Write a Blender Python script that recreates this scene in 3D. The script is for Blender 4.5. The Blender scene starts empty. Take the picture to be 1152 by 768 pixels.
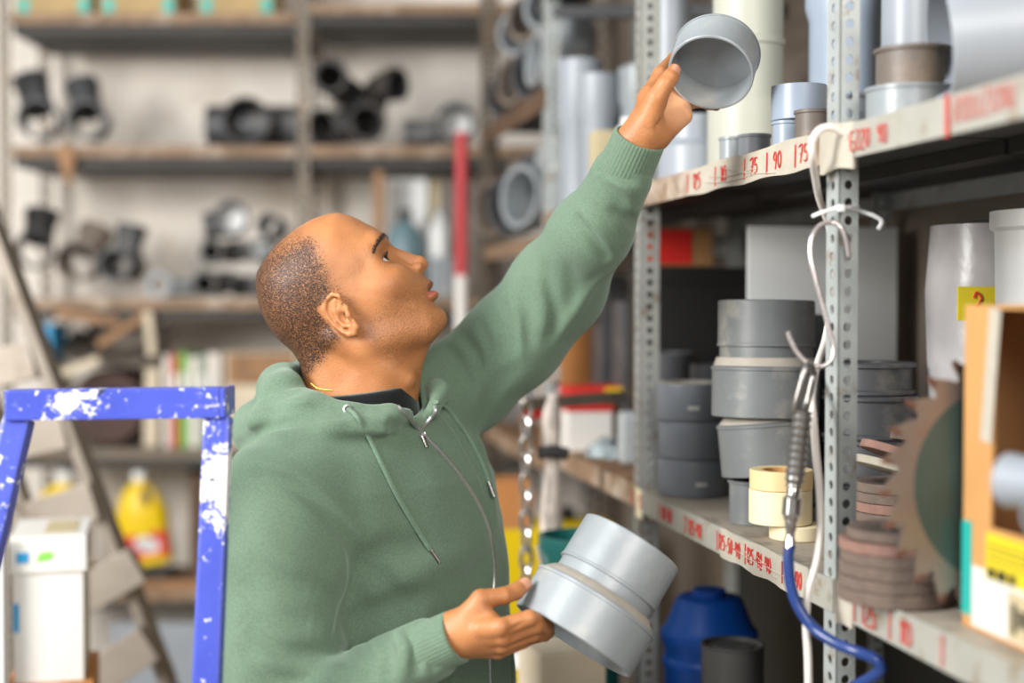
EXPOSURE = 0.08
WORLD = 0.3
import bpy, bmesh, math, random
import numpy as np
from mathutils import Vector, Matrix, Euler
C = bpy.context.scene.collection
PI = math.pi
rnd = random.Random(5)
# ------------------------------------------------------------------ camera frame
CAM_H = 1.58
FPX = 1600.0
PITCH = math.atan(46/1600)
_cp, _sp = math.cos(PITCH), math.sin(PITCH)
def P(px, py, Z):
    """world point seen at photo pixel (px,py) at depth Z along the optical axis"""
    x = (px-576)/FPX*Z; u = (384-py)/FPX*Z
    return Vector((x, Z*_cp+u*_sp, CAM_H-Z*_sp+u*_cp))
def D(dx, dup, daway):
    """direction given as image right, image up, away from camera"""
    return Vector((dx, daway*_cp+dup*_sp, -daway*_sp+dup*_cp))
# ------------------------------------------------------------------ materials
def new_mat(name):
    m = bpy.data.materials.new(name); m.use_nodes = True
    nt = m.node_tree; b = nt.nodes['Principled BSDF']
    return m, nt, b
def lin(c):
    return tuple(((v/255)/12.92 if v/255 <= .04045 else ((v/255+.055)/1.055)**2.4) for v in c)
def mat(name, col, rough=.5, metal=0., var=.12, scale=8., bump=0., bscale=60., spec=.5, dirt=None, dirt_amt=.5, dirt_scale=5., coat=0., srgb=True):
    """procedural: base colour broken up by noise, optional dirt patches, optional bump"""
    m, nt, b = new_mat(name)
    c = lin(col) if srgb else col
    tc = nt.nodes.new('ShaderNodeTexCoord')
    n = nt.nodes.new('ShaderNodeTexNoise'); n.inputs['Scale'].default_value = scale; n.inputs['Detail'].default_value = 5
    nt.links.new(tc.outputs['Object'], n.inputs['Vector'])
    r = nt.nodes.new('ShaderNodeValToRGB')
    r.color_ramp.elements[0].position = .3; r.color_ramp.elements[1].position = .7
    r.color_ramp.elements[0].color = tuple(v*(1-var) for v in c)+(1,)
    r.color_ramp.elements[1].color = tuple(min(1, v*(1+var)) for v in c)+(1,)
    nt.links.new(n.outputs['Fac'], r.inputs['Fac'])
    out = r.outputs['Color']
    if dirt:
        n2 = nt.nodes.new('ShaderNodeTexNoise'); n2.inputs['Scale'].default_value = dirt_scale; n2.inputs['Detail'].default_value = 8; n2.inputs['Roughness'].default_value = .7
        nt.links.new(tc.outputs['Object'], n2.inputs['Vector'])
        r2 = nt.nodes.new('ShaderNodeValToRGB'); r2.color_ramp.elements[0].position = .62-.3*dirt_amt; r2.color_ramp.elements[1].position = .72-.2*dirt_amt
        nt.links.new(n2.outputs['Fac'], r2.inputs['Fac'])
        mx = nt.nodes.new('ShaderNodeMix'); mx.data_type = 'RGBA'
        nt.links.new(r2.outputs['Color'], mx.inputs['Factor']); nt.links.new(out, mx.inputs['A'])
        mx.inputs['B'].default_value = lin(dirt)+(1,)
        out = mx.outputs['Result']
    nt.links.new(out, b.inputs['Base Color'])
    b.inputs['Roughness'].default_value = rough; b.inputs['Metallic'].default_value = metal
    b.inputs['Specular IOR Level'].default_value = spec; b.inputs['Coat Weight'].default_value = coat
    if bump:
        n3 = nt.nodes.new('ShaderNodeTexNoise'); n3.inputs['Scale'].default_value = bscale; n3.inputs['Detail'].default_value = 4
        nt.links.new(tc.outputs['Object'], n3.inputs['Vector'])
        bp = nt.nodes.new('ShaderNodeBump'); bp.inputs['Strength'].default_value = bump; bp.inputs['Distance'].default_value = .01
        nt.links.new(n3.outputs['Fac'], bp.inputs['Height']); nt.links.new(bp.outputs['Normal'], b.inputs['Normal'])
    return m
M = {}
M['pvc'] = mat('grey_pvc', (148, 154, 158), .33, var=.06, scale=12, bump=.04, bscale=90, dirt=(172, 170, 164), dirt_amt=.3, dirt_scale=7)
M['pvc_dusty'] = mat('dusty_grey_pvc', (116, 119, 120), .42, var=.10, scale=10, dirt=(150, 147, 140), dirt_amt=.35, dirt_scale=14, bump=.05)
M['dust'] = mat('dust_on_ledge', (176, 168, 156), .9, var=.1, scale=40)
M['pvc_light'] = mat('light_grey_pvc', (156, 162, 170), .38, var=.05)
M['pvc_blue'] = mat('blue_grey_pvc', (150, 162, 178), .35, var=.06)
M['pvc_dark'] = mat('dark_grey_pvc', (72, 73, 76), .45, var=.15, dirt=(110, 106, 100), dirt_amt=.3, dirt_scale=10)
M['pvc_cream'] = mat('cream_pvc', (184, 184, 170), .45, var=.05, dirt=(196, 192, 170), dirt_amt=.3)
M['pvc_brown'] = mat('stained_grey_pvc', (112, 102, 94), .5, var=.15, dirt=(150, 130, 110), dirt_amt=.4)
M['black_pipe'] = mat('black_rubbery_plastic', (46, 44, 44), .5, var=.15, dirt=(84, 76, 68), dirt_amt=.3)
M['galv'] = mat('galvanised_steel', (184, 190, 188), .45, .25, var=.10, scale=20, dirt=(148, 122, 96), dirt_amt=.22, dirt_scale=18, bump=.03)
M['galv_warm'] = mat('dull_shelf_steel', (106, 97, 85), .5, .25, var=.12, scale=20, dirt=(118, 96, 74), dirt_amt=.35, dirt_scale=16)
M['shelf_lip'] = mat('painted_grey_shelf_edge', (176, 174, 164), .5, .1, var=.08, scale=18, dirt=(150, 134, 112), dirt_amt=.22, dirt_scale=25)
M['shelf_deck'] = mat('dusty_grey_shelf_deck', (172, 160, 144), .75, .0, var=.12, scale=12, dirt=(120, 112, 102), dirt_amt=.22, dirt_scale=9)
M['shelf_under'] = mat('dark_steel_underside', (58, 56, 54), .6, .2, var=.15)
M['wood_lip'] = mat('scuffed_brown_shelf_edge', (140, 114, 90), .7, var=.25, scale=20, dirt=(206, 190, 174), dirt_amt=.36, dirt_scale=4)
M['wood'] = mat('old_wood', (150, 112, 78), .7, var=.25, scale=14, bump=.1)
M['wood_dark'] = mat('dark_old_wood', (98, 74, 56), .7, var=.25, scale=14)
M['mtape'] = mat('masking_tape', (192, 184, 168), .6, var=.08, scale=30, bump=.12, bscale=50)
M['mtape_yellow'] = mat('yellowed_masking_tape', (238, 212, 158), .55, var=.06, scale=25)
M['mtape_cream'] = mat('cream_masking_tape', (244, 230, 192), .55, var=.04, scale=25)
M['kraft'] = mat('brown_cardboard', (206, 152, 92), .8, var=.10, scale=10, bump=.05)
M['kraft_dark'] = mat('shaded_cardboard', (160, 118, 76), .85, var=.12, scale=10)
M['duct'] = mat('grey_duct_tape', (128, 132, 139), .38, var=.06, scale=16, bump=.08, bscale=30)
M['shade_panel'] = mat('painted_shade_black', (30, 28, 26), .8, var=.2)  # near-black colour standing in for the shade below the lower shelf
M['galv_mid'] = mat('worn_post_steel', (164, 165, 160), .48, .3, var=.12, scale=20, dirt=(120, 100, 80), dirt_amt=.25, dirt_scale=18)
M['top_carton'] = mat('faded_carton', (178, 152, 108), .8, var=.12)
M['red_ink'] = mat('red_marker_ink', (206, 62, 50), .6, var=.15, scale=120)
M['white_paper'] = mat('white_paper', (224, 220, 214), .7, var=.03)
M['white_wall'] = mat('whitewashed_plaster', (234, 227, 218), .9, var=.05, scale=3, bump=.06, bscale=25, dirt=(200, 188, 172), dirt_amt=.25, dirt_scale=1.6)
M['grey_wall'] = mat('stained_grey_plaster', (128, 116, 104), .9, var=.08, scale=3, bump=.06, bscale=25, dirt=(116, 104, 92), dirt_amt=.4, dirt_scale=2)
M['floor'] = mat('worn_concrete', (140, 132, 122), .8, var=.15, scale=4, bump=.1, bscale=30, dirt=(100, 92, 84), dirt_amt=.4, dirt_scale=2)
M['chrome'] = mat('polished_steel', (205, 200, 196), .22, 1., var=.05)
M['hook'] = mat('zinc_plated_wire', (222, 212, 210), .25, .75, var=.04)
M['cable'] = mat('white_cable_sheath', (236, 228, 220), .45, var=.04)
M['hose'] = mat('blue_air_hose', (38, 62, 122), .25, var=.12, scale=50)
M['bluebin'] = mat('blue_plastic', (18, 84, 176), .4, var=.06)
M['yellow'] = mat('yellow_plastic', (236, 200, 18), .4, var=.04)
M['redl'] = mat('red_print', (206, 40, 34), .5, var=.08)
M['white'] = mat('white_plastic', (232, 232, 230), .4, var=.03)
M['teal'] = mat('teal_print', (40, 176, 164), .5, var=.06)
M['yellow_lab'] = mat('yellow_label', (226, 204, 40), .6, var=.06)
M['sand_lab'] = mat('sand_label', (200, 184, 146), .6, var=.08)
M['ink'] = mat('black_ink', (40, 38, 36), .6, var=.1)
M['abrasive'] = mat('abrasive_disc', (112, 96, 86), .85, var=.25, scale=40, bump=.2, bscale=200)
M['abrasive_red'] = mat('reddish_abrasive_disc', (142, 108, 96), .85, var=.2, scale=40, bump=.2, bscale=200)
M['abrasive_pale'] = mat('pale_printed_disc', (176, 168, 152), .8, var=.15, scale=30)
M['blade'] = mat('saw_blade_steel', (136, 122, 112), .42, .55, var=.1, scale=10, dirt=(140, 112, 96), dirt_amt=.3, dirt_scale=14)
M['blade_green'] = mat('green_blade_print', (66, 82, 76), .45, .2, var=.25, scale=7)
M['blade_tip'] = mat('rusty_blade_tooth', (112, 74, 60), .5, .4, var=.25, scale=40)
M['gun'] = mat('air_gun_alloy', (150, 146, 142), .32, .8, var=.12, scale=50)
M['tin'] = mat('dark_tin', (84, 82, 80), .5, .3, var=.15)
M['strap'] = mat('grey_webbing', (212, 200, 190), .8, var=.12, scale=30)
M['black'] = mat('black_plastic', (32, 31, 31), .45, var=.1)
M['blue_print'] = mat('blue_print', (40, 150, 204), .5, var=.06)
M['green_print'] = mat('green_print', (134, 204, 84), .5, var=.1)
M['red_pole'] = mat('red_painted_pole', (182, 52, 56), .5, var=.12, scale=5)
M['paper_stack'] = mat('yellowed_paper', (208, 194, 170), .8, var=.12, scale=12)
M['leather'] = mat('dark_brown_case', (72, 50, 44), .7, var=.2)
M['grey_case'] = mat('grey_sheet_metal', (128, 118, 108), .6, .1, var=.15)
M['ladder_alu'] = mat('weathered_aluminium', (150, 140, 128), .5, .4, var=.15, dirt=(120, 106, 92), dirt_amt=.3)
M['binder_white'] = mat('white_spine', (222, 214, 204), .6, var=.05)
M['binder_red'] = mat('red_spine', (190, 66, 44), .6, var=.08)
M['binder_green'] = mat('green_spine', (104, 168, 64), .6, var=.08)
M['binder_grey'] = mat('grey_green_spine', (150, 160, 146), .6, var=.08)
M['orange_box'] = mat('orange_brown_carton', (196, 132, 74), .8, var=.12)
M['clear_bag'] = mat('cloudy_plastic_bag', (200, 206, 208), .25, var=.1, bump=.4, bscale=18)
M['screw'] = mat('zinc_screws', (168, 180, 184), .3, .8, var=.25, scale=60, bump=.3, bscale=120)
# ------------------------------------------------------------------ objects
def thing(name, label, cat, loc=(0, 0, 0), rot=(0, 0, 0), group=None):
    o = bpy.data.objects.new(name, None); C.objects.link(o)
    o.location = loc; o.rotation_euler = rot
    o['label'] = label; o['category'] = cat
    if group: o['group'] = group
    o.empty_display_size = .05
    return o
def tag(o, label, cat, group=None):
    o['label'] = label; o['category'] = cat
    if group: o['group'] = group
    return o
def obj(name, bm, m, parent=None, smooth=True, loc=None, rot=None, label=None, angle=40):
    me = bpy.data.meshes.new(name)
    if isinstance(bm, bmesh.types.BMesh):
        bmesh.ops.recalc_face_normals(bm, faces=bm.faces[:])
        bm.to_mesh(me); bm.free()
    else:
        v, f = bm; me.from_pydata([tuple(p) for p in v], [], [tuple(q) for q in f]); me.update()
    if smooth:
        me.shade_smooth()
        try: me.set_sharp_from_angle(angle=math.radians(angle))
        except Exception: pass
    ms = m if isinstance(m, (list, tuple)) else [m]
    for q in ms: me.materials.append(q)
    o = bpy.data.objects.new(name, me); C.objects.link(o)
    if parent: o.parent = parent
    if loc is not None: o.location = loc
    if rot is not None: o.rotation_euler = rot
    if label: o['label'] = label
    return o
def struct(name, bm, m, **k):
    o = obj(name, bm, m, **k); o['kind'] = 'structure'; return o
def dup(root, loc, rot=None, label=None, group=None, scale=None):
    r = root.copy(); C.objects.link(r); r.location = loc
    if rot is not None: r.rotation_euler = rot
    if label: r['label'] = label
    if group: r['group'] = group
    if scale: r.scale = scale
    for ch in list(root.children):
        c = ch.copy(); C.objects.link(c); c.parent = r
        for g in list(ch.children):
            d = g.copy(); C.objects.link(d); d.parent = c
    return r
# ------------------------------------------------------------------ mesh helpers
def BM(): return bmesh.new()
def box(bm, lo, hi, mx=None, bev=0.0):
    lo = Vector(lo); hi = Vector(hi)
    b2 = bmesh.new()
    r = bmesh.ops.create_cube(b2, size=1.0)
    s = hi-lo; c = (hi+lo)/2
    for v in b2.verts: v.co = Vector((v.co.x*s.x+c.x, v.co.y*s.y+c.y, v.co.z*s.z+c.z))
    if bev: bmesh.ops.bevel(b2, geom=b2.edges[:], offset=bev, segments=2, profile=.7, affect='EDGES')
    _merge(bm, b2, mx); return bm
def _merge(bm, b2, mx=None, mi=0):
    vm = {}
    for v in b2.verts: vm[v] = bm.verts.new(mx @ v.co if mx is not None else v.co)
    for f in b2.faces:
        try:
            nf = bm.faces.new([vm[v] for v in f.verts]); nf.material_index = f.material_index or mi
        except ValueError: pass
    b2.free()
def lathe(bm, prof, segs=48, mx=None, closed=True, mi=0):
    """prof: [(r,z)...] closed loop around the Z axis (hollow tube walls etc.)"""
    rings = []
    for r, z in prof:
        if r < 1e-6:
            p = Vector((0, 0, z)); rings.append([bm.verts.new(mx @ p if mx is not None else p)])
        else:
            ring = []
            for k in range(segs):
                a = 2*PI*k/segs; p = Vector((r*math.cos(a), r*math.sin(a), z))
                ring.append(bm.verts.new(mx @ p if mx is not None else p))
            rings.append(ring)
    n = len(rings)
    for i in range(n if closed else n-1):
        A, B = rings[i], rings[(i+1) % n]
        for k in range(segs):
            k2 = (k+1) % segs
            if len(A) == 1 and len(B) == 1: continue
            if len(A) == 1: q = [A[0], B[k], B[k2]]
            elif len(B) == 1: q = [A[k], A[k2], B[0]]
            else: q = [A[k], A[k2], B[k2], B[k]]
            try:
                f = bm.faces.new(q); f.material_index = mi
            except ValueError: pass
    return bm
def tubeprof(ro, ri, z0, z1, c=.0012):
    return [(ri+c, z0), (ro-c, z0), (ro, z0+c), (ro, z1-c), (ro-c, z1), (ri+c, z1), (ri, z1-c), (ri, z0+c)]
def frame_from(d, up=Vector((0, 0, 1))):
    d = d.normalized()
    if abs(d.dot(up)) > .99: up = Vector((0, 1, 0))
    x = up.cross(d).normalized(); y = d.cross(x)
    return Matrix((x, y, d)).transposed()
def axis_mx(loc, d, up=Vector((0, 0, 1))):
    return Matrix.Translation(loc) @ frame_from(Vector(d), up).to_4x4()
def smooth_path(pts, n=8):
    pts = [Vector(p) for p in pts]
    if len(pts) < 3: return pts
    out = []
    for i in range(len(pts)-1):
        p0 = pts[max(i-1, 0)]; p1 = pts[i]; p2 = pts[i+1]; p3 = pts[min(i+2, len(pts)-1)]
        for k in range(n):
            t = k/n
            out.append(.5*((2*p1)+(-p0+p2)*t+(2*p0-5*p1+4*p2-p3)*t*t+(-p0+3*p1-3*p2+p3)*t*t*t))
    out.append(pts[-1]); return out
def tube(bm, pts, r, segs=10, mx=None, closed=False, cap=True, flat=None, mi=0, inner=None):
    pts = [Vector(p) for p in pts]; n = len(pts)
    rad = r if isinstance(r, (list, tuple)) else [r]*n
    def sweep(rads, ends=True):
        rings = []; prev = None
        for i, p in enumerate(pts):
            if closed: d = pts[(i+1) % n]-pts[i-1]
            else: d = pts[min(i+1, n-1)]-pts[max(i-1, 0)]
            if d.length < 1e-9: d = Vector((0, 0, 1))
            d.normalize()
            if prev is None:
                x = frame_from(d).col[0].copy()
            else:
                x = prev-d*prev.dot(d)
                if x.length < 1e-6: x = frame_from(d).col[0].copy()
                x.normalize()
            prev = x; y = d.cross(x)
            if flat: fx, fy = flat
            else: fx = fy = 1
            ring = []
            for k in range(segs):
                a = 2*PI*k/segs
                q = p+x*(math.cos(a)*rads[i]*fx)+y*(math.sin(a)*rads[i]*fy)
                ring.append(bm.verts.new(mx @ q if mx is not None else q))
            rings.append(ring)
        m = n if closed else n-1
        for i in range(m):
            A, B = rings[i], rings[(i+1) % n]
            for k in range(segs):
                f = bm.faces.new([A[k], A[(k+1) % segs], B[(k+1) % segs], B[k]]); f.material_index = mi
        return rings
    R = sweep(rad)
    if inner is not None:
        R2 = sweep([q-inner for q in rad])
        for e in (0, -1):
            for k in range(segs):
                bm.faces.new([R[e][k], R[e][(k+1) % segs], R2[e][(k+1) % segs], R2[e][k]])
    elif cap and not closed:
        for e in (0, -1):
            f = bm.faces.new(R[e] if e else R[e][::-1]); f.material_index = mi
    return bm
def prism(bm, poly, h0, h1, mx=None, mi=0):
    """poly: list of (x,y) extruded along z"""
    A = []; B = []
    for x, y in poly:
        a = Vector((x, y, h0)); b = Vector((x, y, h1))
        A.append(bm.verts.new(mx @ a if mx is not None else a)); B.append(bm.verts.new(mx @ b if mx is not None else b))
    n = len(poly)
    for f in (A[::-1], B): bm.faces.new(f).material_index = mi
    for i in range(n): bm.faces.new([A[i], A[(i+1) % n], B[(i+1) % n], B[i]]).material_index = mi
    return bm
STROKES = {
 '0': [[(.5, 1), (.15, .8), (.1, .35), (.4, 0), (.75, .15), (.85, .6), (.65, .95), (.5, 1)]],
 '1': [[(.2, .75), (.5, 1), (.5, 0)]],
 '2': [[(.1, .75), (.35, 1), (.75, .9), (.75, .6), (.1, .05), (.9, 0)]],
 '4': [[(.15, 1), (.1, .45), (.8, .5)], [(.7, 1), (.65, 0)]],
 '5': [[(.85, 1), (.25, 1), (.2, .58), (.6, .62), (.85, .35), (.6, .02), (.1, .08)]],
 '7': [[(.05, .95), (.9, 1), (.45, 0)], [(.3, .5), (.8, .52)]],
 '9': [[(.8, .7), (.5, .5), (.15, .7), (.4, 1), (.8, .9), (.75, .4), (.55, 0)]],
 '-': [[(.2, .45), (.8, .48)]], '|': [[(.5, 1.15), (.45, -.15)]], '.': [[(.45, .05), (.55, .0)]],
 'P': [[(.15, 0), (.2, 1), (.75, .9), (.7, .55), (.2, .5)]], 'E': [[(.85, 1), (.2, 1), (.15, 0), (.85, 0)], [(.2, .5), (.7, .52)]],
 'Z': [[(.1, 1), (.85, 1), (.1, 0), (.9, 0)]], 'R': [[(.15, 0), (.2, 1), (.75, .88), (.7, .55), (.2, .5), (.85, 0)]],
 'O': [[(.5, 1), (.15, .8), (.1, .3), (.45, 0), (.85, .3), (.8, .8), (.5, 1)]], 'I': [[(.5, 1), (.5, 0)]],
 'D': [[(.2, 0), (.2, 1), (.7, .85), (.85, .4), (.6, .05), (.2, 0)]], 'U': [[(.15, 1), (.15, .2), (.45, 0), (.8, .2), (.85, 1)]],
 'N': [[(.15, 0), (.15, 1), (.8, 0), (.85, 1)]], ' ': [],
}
def write(bm, text, org, right, up, h, w=None, r=.0012, sp=.15, n=None, wob=.06):
    """handwritten strokes lying on a surface: org lower-left corner, right/up unit vectors"""
    w = w or h*.6; x = 0
    rr = random.Random(len(text)*7+int(h*1e4))
    for ch in text:
        s = .35 if ch in '|1I.' else 1
        for st in STROKES.get(ch, []):
            pts = [org+right*(x+px*w*s+rr.uniform(-wob, wob)*w)+up*((py+rr.uniform(-wob, wob))*h) for px, py in st]
            tube(bm, smooth_path(pts, 3), r, 5)
        x += w*s*(1+sp)+ (w*.25 if ch == ' ' else 0)
    return x
# ------------------------------------------------------------------ camera, world
cd = bpy.data.cameras.new('camera'); cam = bpy.data.objects.new('camera', cd); C.objects.link(cam)
cam.location = (0, 0, CAM_H); cam.rotation_euler = (PI/2-PITCH, 0, 0)
cd.lens = FPX/1152*36; cd.sensor_width = 36; cd.clip_start = .05
cd.dof.use_dof = True; cd.dof.focus_distance = 1.80; cd.dof.aperture_fstop = 1.45; cd.dof.aperture_blades = 9
bpy.context.scene.camera = cam
S = bpy.context.scene
S.view_settings.view_transform = 'Standard'; S.view_settings.look = 'None'; S.view_settings.gamma = 1
S.view_settings.use_curve_mapping = False; S.view_settings.exposure = EXPOSURE if 'EXPOSURE' in globals() else 0.0
# ------------------------------------------------------------------ implicit modelling (fields on a grid + surface nets)
BIG = .06
def _n(v): return np.array([v[0], v[1], v[2]], dtype=np.float32)
class Field:
    def __init__(s, lo, hi, h):
        s.h = h; s.lo = np.array(lo, dtype=np.float32)
        s.n = [int(math.ceil((hi[i]-lo[i])/h))+1 for i in range(3)]
        s.f = np.full(s.n, BIG, dtype=np.float32)
    def sl(s, lo, hi):
        a = [max(0, int(math.floor((lo[i]-s.lo[i])/s.h))) for i in range(3)]
        b = [min(s.n[i], int(math.ceil((hi[i]-s.lo[i])/s.h))+1) for i in range(3)]
        if any(b[i] <= a[i] for i in range(3)): return None
        return tuple(slice(a[i], b[i]) for i in range(3))
    def pts(s, sl):
        ax = [s.lo[i]+s.h*np.arange(sl[i].start, sl[i].stop, dtype=np.float32) for i in range(3)]
        return ax[0][:, None, None], ax[1][None, :, None], ax[2][None, None, :]
    def apply(s, fn, lo, hi, k=.005, op='add', mat_r=None):
        sl = s.sl(lo, hi)
        if sl is None: return
        x, y, z = s.pts(sl)
        d = fn(x, y, z).astype(np.float32); a = s.f[sl]
        if op == 'add':
            hh = np.clip(.5+.5*(a-d)/k, 0, 1); s.f[sl] = a*(1-hh)+d*hh-k*hh*(1-hh)
        elif op == 'sub':
            d = -d; hh = np.clip(.5-.5*(a-d)/k, 0, 1); s.f[sl] = a*(1-hh)+d*hh+k*hh*(1-hh)
        elif op == 'and':
            hh = np.clip(.5-.5*(a-d)/k, 0, 1); s.f[sl] = a*(1-hh)+d*hh+k*hh*(1-hh)
        elif op == 'disp':
            s.f[sl] = a+d
    def cone(s, p0, p1, r0, r1, k=.005, op='add', flat=None, marg=.03):
        """round cone; flat=(axis, factor): squash along axis"""
        p0 = _n(p0); p1 = _n(p1); m = max(r0, r1)+k+marg
        lo = np.minimum(p0, p1)-m; hi = np.maximum(p0, p1)+m
        s.apply(cone_fn(p0, p1, r0, r1, flat), lo, hi, k, op)
    def ell(s, c, rad, R=None, k=.005, op='add', marg=.03):
        c = _n(c); m = max(rad)+k+marg
        s.apply(ell_fn(c, rad, R), c-m, c+m, k, op)
    def chain(s, pts, rads, k=.005, op='add'):
        for i in range(len(pts)-1): s.cone(pts[i], pts[i+1], rads[i], rads[i+1], k, op)
    def groove(s, pts, amp, w):
        """ridge (amp<0) or groove (amp>0) along a polyline"""
        P_ = [_n(p) for p in pts]; A = np.array(P_); m = w*3
        sl = s.sl(A.min(0)-m, A.max(0)+m)
        if sl is None: return
        x, y, z = s.pts(sl); best = None; nseg = len(P_)-1
        for i in range(nseg):
            d, t = seg_dist(P_[i], P_[i+1], x, y, z)
            tt = (i+t)/nseg; g = np.exp(-(d/w)**2)*np.sin(np.clip(.08+tt*.84, 0, 1)*PI)**.6
            best = g if best is None else np.maximum(best, g)
        s.f[sl] += (amp*best).astype(np.float32)
    def sample(s, p):
        g = (np.asarray(p, dtype=np.float64)-s.lo)/s.h
        i = np.clip(np.floor(g).astype(int), 0, np.array(s.n)-2); t = g-i
        t = np.clip(t, 0, 1); r = 0
        for a in (0, 1):
            for b in (0, 1):
                for c in (0, 1):
                    w = (t[0] if a else 1-t[0])*(t[1] if b else 1-t[1])*(t[2] if c else 1-t[2])
                    r += w*s.f[i[0]+a, i[1]+b, i[2]+c]
        return r
    def inside(s, p):
        g = (np.asarray(p)-s.lo)/s.h
        return bool(np.all(g >= 0) and np.all(g <= np.array(s.n)-1))
    def surf(s, px, py, z0=1.3, z1=2.4, off=0.):
        """first point of the surface along the ray through a photo pixel"""
        a = P(px, py, z0); b = P(px, py, z1); d = (b-a); L = d.length; d.normalize()
        t = 0
        while t < L:
            p = a+d*t
            if s.inside(p):
                v = s.sample(p)
                if v < .0005:
                    return p-d*off
                t += max(.0015, min(v*.6, .02))
            else: t += .004
        return None
    def mesh(s, project=True):
        f = s.f; sg = f < 0; n = s.n
        # cells that straddle the surface
        c = sg[:-1, :-1, :-1].astype(np.int8)
        cnt = np.zeros([q-1 for q in n], dtype=np.int8)
        for a in (0, 1):
            for b in (0, 1):
                for e in (0, 1):
                    cnt += sg[a:n[0]-1+a, b:n[1]-1+b, e:n[2]-1+e]
        act = (cnt > 0) & (cnt < 8)
        idx = np.argwhere(act); vid = np.full(act.shape, -1, dtype=np.int32); vid[act] = np.arange(len(idx))
        acc = np.zeros((len(idx), 3)); num = np.zeros(len(idx))
        corners = [(a, b, e) for a in (0, 1) for b in (0, 1) for e in (0, 1)]
        val = {q: f[idx[:, 0]+q[0], idx[:, 1]+q[1], idx[:, 2]+q[2]].astype(np.float64) for q in corners}
        for q in corners:
            for ax in range(3):
                if q[ax] == 0:
                    q2 = tuple(1 if i == ax else q[i] for i in range(3))
                    v0, v1 = val[q], val[q2]; m = (v0 < 0) != (v1 < 0)
                    t = np.where(m, v0/np.where(m, v0-v1, 1), 0)
                    p = np.array(q, dtype=float)[None, :].repeat(len(idx), 0); p[:, ax] += t
                    acc[m] += p[m]; num[m] += 1
        V = s.lo+s.h*(idx+acc/num[:, None])
        F = []
        for ax in range(3):
            u, w = [(1, 2), (2, 0), (0, 1)][ax]
            sh = [slice(1, n[i]-1) for i in range(3)]
            sh[ax] = slice(0, n[ax]-1)
            sh2 = list(sh); sh2[ax] = slice(1, n[ax])
            A = sg[tuple(sh)]; B = sg[tuple(sh2)]
            for flip in (0, 1):
                m = (A & ~B) if not flip else (~A & B)
                e = np.argwhere(m)
                e = e+np.array([0 if i == ax else 1 for i in range(3)])
                def at(du, dw):
                    q = e.copy(); q[:, u] -= du; q[:, w] -= dw
                    return vid[q[:, 0], q[:, 1], q[:, 2]]
                quad = np.stack([at(1, 1), at(0, 1), at(0, 0), at(1, 0)], 1)
                F.append(quad if not flip else quad[:, ::-1])
        F = np.concatenate(F)
        t = V[F]-V.mean(0); vol = np.einsum('ij,ij->i', t[:, 0], np.cross(t[:, 1], t[:, 2])).sum()+np.einsum('ij,ij->i', t[:, 0], np.cross(t[:, 2], t[:, 3])).sum()
        if vol < 0: F = F[:, ::-1]
        return V, F
def seg_dist(a, b, x, y, z):
    ab = b-a; L = float((ab*ab).sum())+1e-12
    px, py, pz = x-a[0], y-a[1], z-a[2]
    t = np.clip((px*ab[0]+py*ab[1]+pz*ab[2])/L, 0, 1)
    return np.sqrt((px-ab[0]*t)**2+(py-ab[1]*t)**2+(pz-ab[2]*t)**2), t
def cone_fn(p0, p1, r0, r1, flat=None):
    def fn(x, y, z):
        if flat is not None:
            n, f = flat; n = _n(n); n = n/np.linalg.norm(n)
            ab = p1-p0; L = float((ab*ab).sum())+1e-12
            px, py, pz = x-p0[0], y-p0[1], z-p0[2]
            t = np.clip((px*ab[0]+py*ab[1]+pz*ab[2])/L, 0, 1)
            qx, qy, qz = px-ab[0]*t, py-ab[1]*t, pz-ab[2]*t
            dn = qx*n[0]+qy*n[1]+qz*n[2]
            d2 = qx*qx+qy*qy+qz*qz
            d = np.sqrt(np.maximum(d2-dn*dn, 0)+(dn/f)**2)
            return (d-(r0+(r1-r0)*t))*min(1, f)
        d, t = seg_dist(p0, p1, x, y, z)
        return d-(r0+(r1-r0)*t)
    return fn
def ell_fn(c, rad, R=None):
    rad = [float(q) for q in rad]
    def fn(x, y, z):
        px, py, pz = x-c[0], y-c[1], z-c[2]
        if R is not None:   # rows of R: local axes in world
            a = px*R[0][0]+py*R[0][1]+pz*R[0][2]; b = px*R[1][0]+py*R[1][1]+pz*R[1][2]; e = px*R[2][0]+py*R[2][1]+pz*R[2][2]
        else: a, b, e = px, py, pz
        k0 = np.sqrt((a/rad[0])**2+(b/rad[1])**2+(e/rad[2])**2)
        k1 = np.sqrt((a/rad[0]**2)**2+(b/rad[1]**2)**2+(e/rad[2]**2)**2)+1e-9
        return k0*(k0-1)/k1
    return fn
_lat = np.random.RandomState(3).rand(32, 32, 32).astype(np.float32)
def vnoise(x, y, z):
    x, y, z = np.broadcast_arrays(x, y, z)
    ix = np.floor(x).astype(int); iy = np.floor(y).astype(int); iz = np.floor(z).astype(int)
    fx, fy, fz = x-ix, y-iy, z-iz
    fx = fx*fx*(3-2*fx); fy = fy*fy*(3-2*fy); fz = fz*fz*(3-2*fz); r = 0
    for a in (0, 1):
        for b in (0, 1):
            for c in (0, 1):
                r = r+_lat[(ix+a) & 31, (iy+b) & 31, (iz+c) & 31]*(fx if a else 1-fx)*(fy if b else 1-fy)*(fz if c else 1-fz)
    return r-.5
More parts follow.
